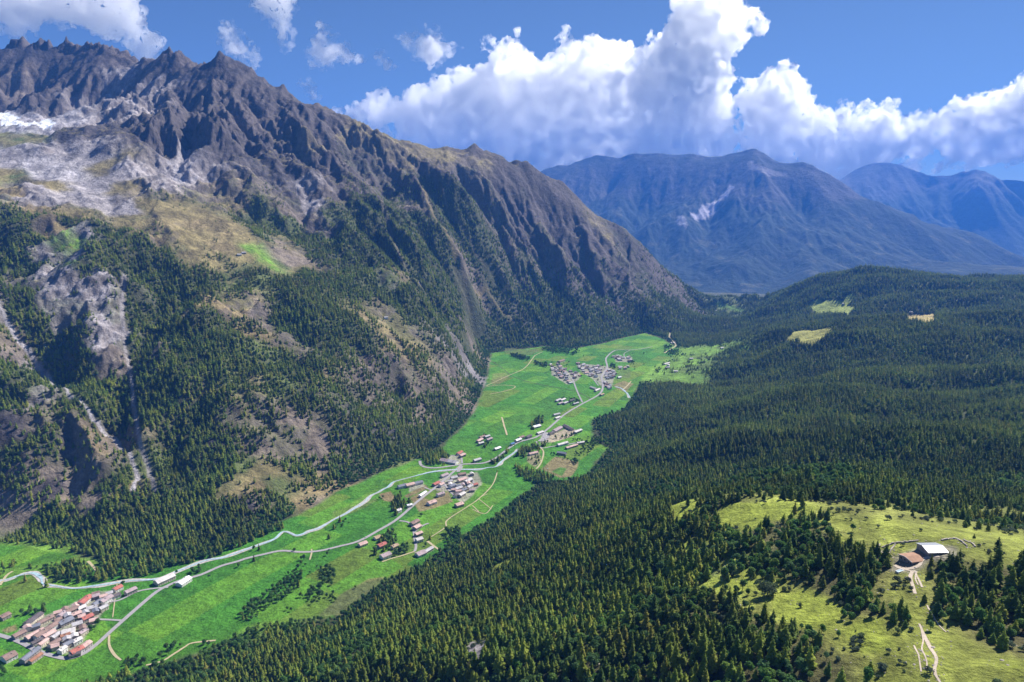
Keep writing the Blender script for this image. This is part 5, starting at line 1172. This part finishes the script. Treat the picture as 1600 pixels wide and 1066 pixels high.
for ln in SINGLE.split('\n'):
    d_, lb = ln.split('|'); k, px, py, s = d_.split(); p = at(float(px), float(py))
    if p: plant_tree(k, p[0], p[1], p[2] - .2, float(s), hr.uniform(0, 6), lb, None)
# the big dome-shaped tree in the glade
p = at(1199, 930)
if p:
    t = thing('broadleaf_tree', 'huge dome-shaped dark grey-green tree in the sloping glade', 'tree', (p[0], p[1], p[2] - .5)); 
    link('crown', mk('crown', blob_arrays(5, 10.5, 8.6, 2200, .55, 12, .05), SHRM), t); link('trunk', mk('trunk', trunk_arrays(6, .5), BARK), t)
# shrubs and tussocks on the high pasture
def shrub_field(n=5200):
    t = frng.uniform(R(-8), R(43), n); r = np.sqrt(frng.uniform(280 ** 2, 800 ** 2, n)); x = r * np.sin(t); y = r * np.cos(t)
    T_ = h_at(x, y, TREE); nz = fbm(x / 26, y / 26, 19, 3)
    ok = (h_at(x, y, sdf) > 40) & (((nz > .57) & (T_ > .06)) | (frng.random(n) < .03)) & (T_ < .85) & (h_at(x, y, VISF) > .1)
    x, y = x[ok], y[ok]; kp = np.ones(len(x), bool)
    for w, d_ in LINES[-16:]: kp &= seg_dist(x, y, w) > 2.0
    for s in SPOTS: kp &= (x - s[0]) ** 2 + (y - s[1]) ** 2 > (s[2] + 1) ** 2
    x, y = x[kp], y[kp]; scatter('shrubs', x, y, h_at(x, y) - .1, frng.uniform(.25, 1.1, len(x)), SHR, 'grey-green shrubs along the wood edges and in the glades')
shrub_field()
# ---------------------------------------------------------------- small things: cars, bridges, stones, power poles
def paint_mat(name, col, rough=.35, metal=0.0):
    m, nt, b = new_mat(name); g = nt.nodes.new('ShaderNodeNewGeometry'); n = noise_node(nt, 3.0, 4, .6, g.outputs['Position'])
    mr = nt.nodes.new('ShaderNodeMapRange'); mr.inputs[3].default_value = .8; mr.inputs[4].default_value = 1.2; nt.links.new(n.outputs[0], mr.inputs[0])
    vm = nt.nodes.new('ShaderNodeVectorMath'); vm.operation = 'SCALE'; vm.inputs[0].default_value = col; nt.links.new(mr.outputs[0], vm.inputs['Scale']); nt.links.new(vm.outputs[0], b.inputs['Base Color'])
    b.inputs['Roughness'].default_value = rough; b.inputs['Metallic'].default_value = metal; b.inputs['Specular IOR Level'].default_value = .5; return m
TYRE = paint_mat('tyre_rubber', (.02, .02, .02), .8)
def wheel_mesh():
    V, Fc = [], []; n = 12
    for s in (-.11, .11):
        V += [(math.cos(2 * math.pi * k / n) * .33, s, math.sin(2 * math.pi * k / n) * .33) for k in range(n)]
    Fc = [tuple(range(n)), tuple(range(2 * n - 1, n - 1, -1))] + [(k, (k + 1) % n, n + (k + 1) % n, n + k)[::-1] for k in range(n)]
    me = quads('wheel', V, Fc); me.materials.append(TYRE); return me
WHEEL = wheel_mesh()
def car(px, py, px2, py2, col, cname, where):
    p, q = at(px, py), at(px2, py2); rz = math.atan2(q[1] - p[1], q[0] - p[0]); z = float(h_at(p[0], p[1])) + .66
    t = thing('parked_car' if 'parked' in where else 'car', cname + ' car ' + where, 'car', (p[0], p[1], z), rz)
    prof = [(-2.1, .35), (2.1, .35), (2.15, .75), (1.2, .92), (-1.95, .95), (-2.15, .8)]
    V = [(x, s, zz) for s in (-.88, .88) for x, zz in prof]; n = len(prof)
    link('body', quads('body', V, [tuple(range(n - 1, -1, -1))[::-1], tuple(range(2 * n - 1, n - 1, -1))] + [(k, n + k, n + (k + 1) % n, (k + 1) % n) for k in range(n)]), t, paint_mat('car_paint_' + cname, col))
    prof = [(-1.8, .93), (1.1, .91), (.45, 1.42), (-1.35, 1.45)]; V = [(x, s * (.84 if zz < 1.2 else .66), zz) for s in (-1, 1) for x, zz in prof]; n = 4
    link('window_band', quads('window_band', V, [(0, 1, 2, 3), (7, 6, 5, 4)] + [(k, n + k, n + (k + 1) % n, (k + 1) % n) for k in (0, 1, 3)]), t, WINM)
    link('roof', boxes('roof', [(-1.4, .5, -.68, .68, 1.44, 1.49)]), t, paint_mat('car_roof_' + cname, col))
    for x in (-1.3, 1.3):
        for s in (-.82, .82): link('wheel', WHEEL, t).location = (x, s, .33)
car(327, 900, 345, 893, (.03, .03, .035), 'black', 'driving on the valley road past the big lower meadow')
car(514, 860, 530, 855, (.04, .04, .06), 'dark', 'driving where the valley road flattens in the middle meadow')
car(571, 841, 580, 836, (.5, .5, .5), 'silver', 'on the valley road near the four meadow houses')
car(849, 684, 853, 680, (.7, .7, .7), 'white', 'parked on the village square by the barracks')
car(855, 686, 859, 682, (.35, .04, .03), 'red', 'parked on the village square by the barracks')
car(846, 691, 850, 687, (.05, .08, .2), 'blue', 'parked on the village square by the barracks')
car(273, 912, 277, 910, (.6, .6, .6), 'grey', 'parked at the road fork by the long white-roofed house')
def bridge(px, py, px2, py2, width, label):
    p, q = at(px, py), at(px2, py2); c = ((p[0] + q[0]) / 2, (p[1] + q[1]) / 2); L_ = math.dist(p[:2], q[:2]) + 8; z = float(h_at(*c))
    t = thing('bridge', label, 'bridge', (c[0], c[1], z), math.atan2(q[1] - p[1], q[0] - p[0]))
    link('deck', boxes('deck', [(-L_ / 2, L_ / 2, -width / 2, width / 2, .3, 1.15)]), t, ASPH)
    for s in (-1, 1): link('parapet', boxes('parapet', [(-L_ / 2, L_ / 2, s * width / 2 - .2, s * width / 2 + .2, 1.152, 2.1)]), t, WALLM[3])
bridge(716, 737, 721, 730, 8, 'road bridge over the river at the edge of the middle village')
# stones beside the paths
def stones():
    r = np.random.default_rng(3); me_l = []
    for k in range(3):
        bm = bmesh.new(); bmesh.ops.create_icosphere(bm, subdivisions=1, radius=.5)
        for v in bm.verts: v.co *= r.uniform(.7, 1.15); v.co.z *= .6
        me = bpy.data.meshes.new('stone'); bm.to_mesh(me); bm.free(); me.materials.append(WALLM[3]); me_l.append(me)
    X_, Y_ = [], []
    for w, d_ in LINES[-15:]:
        for p in w[::1]:
            for _ in range(3):
                X_.append(p[0] + r.normal(0, 2.2)); Y_.append(p[1] + r.normal(0, 2.2))
    x, y = np.array(X_), np.array(Y_); ok = np.hypot(x, y) < 640; x, y = x[ok], y[ok]
    a = r.uniform(R(0), R(40), 900); q = np.sqrt(r.uniform(290 ** 2, 640 ** 2, 900)); x = np.concatenate([x, q * np.sin(a)]); y = np.concatenate([y, q * np.cos(a)])
    scatter('stones', x, y, h_at(x, y), r.gamma(2.0, .32, len(x)), me_l, 'pale stones strewn over the near pasture and along its paths')
stones()
def in_px(poly, x, y): return bool(in_poly(np.array([x]), np.array([y]), poly)[0])
# ---------------------------------------------------------------- clouds, far beyond the last range and high above
KC = 1.55
def cloud_mat(name, dens, aniso=.35, noise=None, lo=.42):
    m = bpy.data.materials.new(name); m.use_nodes = True; nt = m.node_tree; nt.nodes.clear(); L = nt.links.new
    out = nt.nodes.new('ShaderNodeOutputMaterial'); v = nt.nodes.new('ShaderNodeVolumePrincipled')
    v.inputs['Color'].default_value = (1, 1, 1, 1); v.inputs['Absorption Color'].default_value = (1, 1, 1, 1); v.inputs['Density'].default_value = dens; v.inputs['Anisotropy'].default_value = aniso
    if noise:
        g = nt.nodes.new('ShaderNodeNewGeometry'); tc = nt.nodes.new('ShaderNodeTexCoord')
        n = noise_node(nt, noise, 6, .6, tc.outputs['Object']); mr = nt.nodes.new('ShaderNodeMapRange'); mr.inputs[1].default_value = lo; mr.inputs[2].default_value = .68; mr.inputs[3].default_value = 0; mr.inputs[4].default_value = dens
        L(n.outputs[0], mr.inputs[0]); L(mr.outputs[0], v.inputs['Density'])
    L(v.outputs[0], out.inputs['Volume']); return m
def cloud(label, poly, Y, thick, rmin, rmax, n, vox, mat, disp, seed, cat='cloud', group=None, kids=0):
    r = random.Random(seed); Y, thick, rmin, rmax, vox = (q * KC for q in (Y, thick, rmin, rmax, vox)); disp = [(a * KC, b * KC, c_) for a, b, c_ in disp]; xs = [p[0] for p in poly]; ys = [p[1] for p in poly]; pts = []; tries = 0
    pa = np.array(poly, float); mp = Y / F
    while len(pts) < n and tries < n * 60:
        tries += 1; u, v = r.uniform(min(xs), max(xs)), r.uniform(min(ys), max(ys))
        if not in_px(poly, u, v): continue
        d = float(seg_dist(np.array([u]), np.array([v]), poly, True)[0]) * mp
        rad = min(max(d * .9, rmin), rmax) * r.uniform(.7, 1)
        if d > rmax * 1.5 and r.random() < .4: continue
        yy = Y + r.uniform(-.5, .5) * min(thick, d * 2.0 + rmin); pts.append((P(u, v, yy), rad))
    core = list(pts)
    for q, rad in core:                       # smaller puffs grow out of the big ones, mostly upward and on the near side
        for _ in range(kids):
            w_ = (r.gauss(0, 1), r.gauss(-.5, .8), r.gauss(.35, .8)); l_ = math.sqrt(sum(t * t for t in w_)) + 1e-6; r2_ = max(rad * r.uniform(.22, .5), vox * 1.6)
            q2 = tuple(q[i] + w_[i] / l_ * rad * r.uniform(.75, 1.0) for i in range(3))
            sx, sy = project(*q2)
            if in_px(poly, sx, sy) or r.random() < .10: pts.append((q2, r2_))
    c0 = P((min(xs) + max(xs)) / 2, max(ys), Y)
    me = bpy.data.meshes.new('cloud'); me.vertices.add(len(pts))
    me.vertices.foreach_set('co', np.array([[q[i] - c0[i] for i in range(3)] for q, _ in pts], np.float32).ravel())
    a = me.attributes.new('rad', 'FLOAT', 'POINT'); a.data.foreach_set('value', np.array([s for _, s in pts], np.float32))
    ng = bpy.data.node_groups.new('cloud_billows', 'GeometryNodeTree'); ng.interface.new_socket('Geometry', in_out='INPUT', socket_type='NodeSocketGeometry'); ng.interface.new_socket('Geometry', in_out='OUTPUT', socket_type='NodeSocketGeometry')
    N = ng.nodes.new; L = ng.links.new; gi, go = N('NodeGroupInput'), N('NodeGroupOutput')
    mp_ = N('GeometryNodeMeshToPoints'); at_ = N('GeometryNodeInputNamedAttribute'); at_.data_type = 'FLOAT'; at_.inputs['Name'].default_value = 'rad'
    L(gi.outputs[0], mp_.inputs[0]); pv = N('GeometryNodePointsToVolume'); pv.resolution_mode = 'VOXEL_SIZE'
    pv.inputs['Voxel Size'].default_value = vox; L(mp_.outputs[0], pv.inputs['Points']); L(at_.outputs['Attribute'], pv.inputs['Radius'])
    vm = N('GeometryNodeVolumeToMesh'); L(pv.outputs[0], vm.inputs[0]); vm.inputs['Threshold'].default_value = .1
    last = vm.outputs[0]
    sub = N('GeometryNodeSubdivideMesh'); sub.inputs['Level'].default_value = 1; L(last, sub.inputs[0]); last = sub.outputs[0]
    for scale, amt, det in disp:
        sp = N('GeometryNodeSetPosition'); pos = N('GeometryNodeInputPosition'); nrm = N('GeometryNodeInputNormal')
        no = N('ShaderNodeTexNoise'); no.inputs['Scale'].default_value = 1.0 / scale; no.inputs['Detail'].default_value = det; no.inputs['Roughness'].default_value = .55
        L(pos.outputs[0], no.inputs['Vector'])
        # billows: 1 - |2n-1| inverted gives rounded bulges with sharp creases
        m1 = N('ShaderNodeMath'); m1.operation = 'MULTIPLY_ADD'; L(no.outputs[0], m1.inputs[0]); m1.inputs[1].default_value = 2.0; m1.inputs[2].default_value = -1.0
        m2 = N('ShaderNodeMath'); m2.operation = 'ABSOLUTE'; L(m1.outputs[0], m2.inputs[0])
        m3 = N('ShaderNodeMath'); m3.operation = 'MULTIPLY_ADD'; L(m2.outputs[0], m3.inputs[0]); m3.inputs[1].default_value = amt * 3.2; m3.inputs[2].default_value = -amt * .7
        vs = N('ShaderNodeVectorMath'); vs.operation = 'SCALE'; L(nrm.outputs[0], vs.inputs[0]); L(m3.outputs[0], vs.inputs['Scale'])
        L(last, sp.inputs[0]); L(vs.outputs[0], sp.inputs['Offset']); last = sp.outputs[0]
    sm = N('GeometryNodeSetMaterial'); sm.inputs['Material'].default_value = mat; L(last, sm.inputs[0]); L(sm.outputs[0], go.inputs[0])
    o = link('cloud', me); o.location = c0; me.materials.append(mat); md = o.modifiers.new('billows', 'NODES'); md.node_group = ng
    o['label'] = label; o['category'] = cat
    if group: o['group'] = group
    # bake the shape into a plain mesh
    dg = bpy.context.evaluated_depsgraph_get(); ev = o.evaluated_get(dg); bm_ = bpy.data.meshes.new_from_object(ev); o.modifiers.clear(); o.data = bm_
    if not bm_.materials: bm_.materials.append(mat)
    return o
def cumulus_mat():
    m, nt, b = new_mat('cumulus'); L = nt.links.new; nt.nodes.remove(b)
    d = nt.nodes.new('ShaderNodeBsdfDiffuse'); d.inputs[0].default_value = (.96, .96, .97, 1); t = nt.nodes.new('ShaderNodeBsdfTranslucent'); t.inputs[0].default_value = (.96, .96, .97, 1)
    tc = nt.nodes.new('ShaderNodeTexCoord'); n = noise_node(nt, .006, 8, .6, tc.outputs['Object']); bp = nt.nodes.new('ShaderNodeBump'); bp.inputs['Strength'].default_value = .9; bp.inputs['Distance'].default_value = 90
    L(n.outputs[0], bp.inputs['Height']); L(bp.outputs[0], d.inputs['Normal'])
    mx = nt.nodes.new('ShaderNodeMixShader'); mx.inputs[0].default_value = .25; L(d.outputs[0], mx.inputs[1]); L(t.outputs[0], mx.inputs[2]); L(mx.outputs[0], nt.nodes['Material Output'].inputs['Surface']); return m
CUMD, CUMG = .0055, .72
CUM = cloud_mat('cumulus', .024 / KC, .72, .0032 / KC, .45)
BANK1 = [(520,175),(545,160),(588,135),(608,135),(628,152),(642,138),(659,117),(680,114),(703,115),(720,101),(743,106),(755,98),(753,61),(767,52),(784,61),(797,44),(818,51),(824,64),(818,78),(835,85),(855,95),(868,90),(862,72),(838,51),(858,50),(875,39),(892,51),(902,64),(926,54),(950,62),(966,64),
 (976,37),(1007,51),(1020,110),(1010,180),(1000,290),(850,300),(700,260),(600,225),(520,195)]
BANK2 = [(1000,60),(1040,47),(1045,34),(1030,11),(1045,-8),(1064,-18),(1110,-40),(1150,-30),(1165,8),(1180,15),(1195,14),(1203,34),(1190,60),(1169,68),(1146,94),(1150,180),(1160,290),(1000,290),(985,180)]
BANK3 = [(1140,110),(1165,99),(1176,120),(1199,101),(1225,113),(1240,90),(1263,105),(1240,113),(1259,131),(1274,161),(1300,165),(1319,150),(1341,144),(1330,169),(1356,158),(1394,154),(1405,173),(1420,180),(1415,250),(1400,290),(1150,290)]
BANK4 = [(1395,180),(1450,169),(1488,154),(1525,144),(1574,131),(1597,109),(1650,95),(1720,120),(1720,260),(1600,262),(1480,268),(1400,285)]
DISP = [(800, 110, 2.0), (300, 70, 3.0), (120, 28, 2.0)]
cloud('towering white cumulus bank left of centre behind the main ridge', BANK1, 18500, 1500, 170, 850, 300, 44, CUM, DISP, 1, kids=8)
cloud('tallest cumulus tower with grey shaded body reaching the top edge', BANK2, 18200, 2200, 190, 1000, 170, 44, CUM, DISP, 2, kids=9)
cloud('bright cumulus bank above the peak of the far blue mountain', BANK3, 18800, 1200, 160, 650, 200, 44, CUM, DISP, 3, kids=8)
cloud('long low cumulus bank rising to the right edge', BANK4, 19200, 1100, 140, 560, 180, 44, CUM, DISP, 4, kids=8)
WISP = cloud_mat('thin_cloud', .009 / KC, .6, .0019 / KC, .37)
WD = [(1400, 260, 2.0), (420, 130, 3.0)]
for lb, poly, Y, th_, r0, r1, n in [
  ('broad smooth grey-white cloud in the top left corner', [(-60,-40),(200,-30),(215,10),(228,40),(238,70),(240,96),(225,82),(190,68),(150,60),(100,48),(60,44),(30,55),(0,42),(-60,40)], 17000, 1800, 200, 700, 220),
  ('tall ragged cloud at the top edge above the dark pyramid peak', [(375,-20),(462,-20),(468,30),(452,60),(446,90),(432,55),(396,15)], 17000, 1300, 170, 480, 110),
  ('small puffy cloud right of the highest peak', [(335,58),(346,30),(362,32),(378,48),(402,70),(404,112),(384,100),(350,85)], 17500, 900, 150, 380, 100),
  ('ragged torn cloud between the peak and the single round cloud', [(474,92),(488,60),(500,28),(518,46),(545,64),(580,104),(560,102),(530,98),(505,114),(476,112)], 17500, 900, 140, 330, 110),
  ('single compact fluffy cloud alone in the blue left of the towers', [(620,56),(650,46),(686,38),(700,60),(722,74),(700,86),(680,106),(664,106),(645,90)], 17500, 1100, 150, 430, 90),
  ('little torn cloud just left of the single compact one', [(576,84),(600,72),(626,108),(606,112),(590,104)], 17500, 600, 70, 220, 40),
  ('low soft cloud touching the ridge below the torn cloud', [(466,128),(484,118),(502,136),(506,160),(482,160)], 19500, 700, 90, 280, 40)]:
    cloud(lb, poly, Y, th_, r0, r1, n, 60, WISP, WD, len(lb))
def bank_note(): pass
